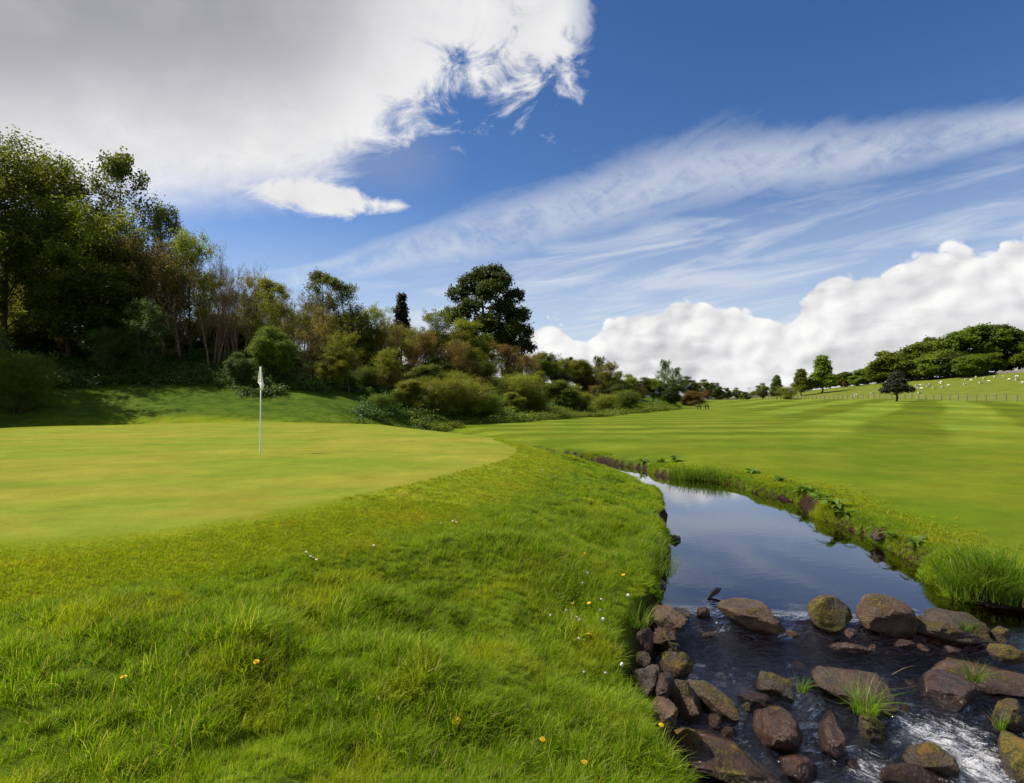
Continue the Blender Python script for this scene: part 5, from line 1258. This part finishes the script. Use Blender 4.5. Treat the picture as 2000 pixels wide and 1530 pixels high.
def flower(kind, x, y, label, s=1.0):
    me, m, h = HEADS[kind]; p = hit(x, y); 
    p = hit(x, y+h*.6*FPX/max(2, p[1])); hh = h*rp.uniform(.85, 1.15)
    t = empty(kind+('_flower' if kind in ('dandelion', 'daisy') else ''), tuple(p), rp.uniform(0, 6)); t.rotation_euler = (rp.gauss(0.25, .1), rp.gauss(0, .1), 0)
    st = link('stem', STEM, M_stem, t); st.scale = (1, 1, hh)
    f = link('flower_head', me, m, t); f.location = (0, 0, hh); f.scale = (s, s, s); f.rotation_euler = (rp.gauss(.3, .2), rp.gauss(0, .2), rp.uniform(0, 6))
    if kind in ('dandelion', 'daisy'): link('flower_centre', CENTRE, M_orange, f).location = (0, 0, .004)
    tag(t, label, 'flower', {'dandelion': 'yellow dandelions in the long grass', 'daisy': 'white daisies in the grass', 'cuckoo_flower': 'pale pink flowers on the bank', 'seed_clock': 'dandelion seed clocks'}[kind])
for a in [(245,1332,'yellow dandelion furthest left in the foreground grass'),(501,1304,'yellow dandelion in the middle of the foreground grass'),(892,1416,'small yellow flower right of the foreground centre'),(1145,1496,'yellow dandelion nearest the bottom edge of the photo'),(1295,1423,'yellow dandelion at the lip of the bank above the flat mauve slab'),
          (1140,1087,'yellow dandelion high on the left bank'),(1216,1127,'orange dandelion above the grey stones of the pool edge'),(1118,1182,'yellow dandelion above the pink flowers'),(1150,1181,'small yellow flower right of the pink flowers'),(1152,1243,'yellow dandelion below the pink flowers'),(1181,953,'farthest yellow dandelion on the left bank by the bend'),(1058,1446,'faint yellow flower near the bottom right of the grass'),(892,1413,'second small yellow flower right of the foreground centre')]: flower('dandelion', *a)
for i, (x, y) in enumerate([(598,1082),(604,1086),(609,1090),(613,1093),(617,1095),(862,1026),(872,1024),(884,1020),(890,1022),(728,1068),(1060,920),(1072,926),(1085,930)]):
    flower('daisy', x, y, ORD[i if i < 5 else i-5 if i < 9 else 0 if i == 9 else i-10]+(' from the left of the five white daisies clustered on the collar' if i < 5 else ' from the left of the white daisies where collar meets long grass' if i < 9 else ' white daisy standing alone between the two daisy clusters' if i == 9 else ' from the left of the tiny white daisies high on the bank'), 1.0)
for a in [(1075,1215,'leftmost pale pink flower head on the left bank'),(1124,1217,'left pale pink head of the close pair on the left bank'),(1134,1222,'right pale pink head of the close pair on the left bank'),(1119,1265,'lowest pale pink flower head on the left bank'),(1146,1128,'whitish flower high on the left bank above the dandelions'),(1141,1151,'whitish flower just below the highest one on the left bank'),(1174,1187,'whitish flower right of the yellow dandelions'),(1175,1203,'lower whitish flower right of the yellow dandelions'),(1144,1324,'small pale flower low on the left bank'),(1182,1330,'small pale flower near the bank edge'),(1102,1198,'small pale flower left of the close pink pair')]: flower('cuckoo_flower', *a)
for a in [(1228,1177,'white seed clock at the bank edge above the outlet rocks'),(1214,1307,'white seed clock at the bank edge above the mossy block'),(1183,1212,'white seed clock among the pale pink flowers')]: flower('seed_clock', *a)

# ------------------------------------------------------------------ driftwood
mb = MB(); a = P(1380, 1172, .02); b = P(1407, 1150, .10); c = (a+b)/2
mb.tube([tuple(a-c), tuple((a-c)*.4+np.array((0, 0, .02))), tuple((b-c)*.5+np.array((0, 0, .015))), tuple(b-c)], [.012, .03, .034, .016], 7, True)
o = link('driftwood', mb.mesh('driftwood'), plainmat('black_wood', (.012, .010, .010), .5), None, True); o.location = tuple(c); tag(o, 'black piece of driftwood lodged behind the long smooth boulder', 'driftwood')
mb = MB(); a = P(1742, 1318, -.02); b = P(1788, 1300, .03); c = (a+b)/2
mb.tube([tuple(a-c), (0, 0, .015), tuple(b-c)], [.004, .004, .002], 5, True)
o = link('twig', mb.mesh('twig'), M_twig, None, True); o.location = tuple(c); tag(o, 'thin brown twig caught on the sunken slab in mid stream', 'twig')
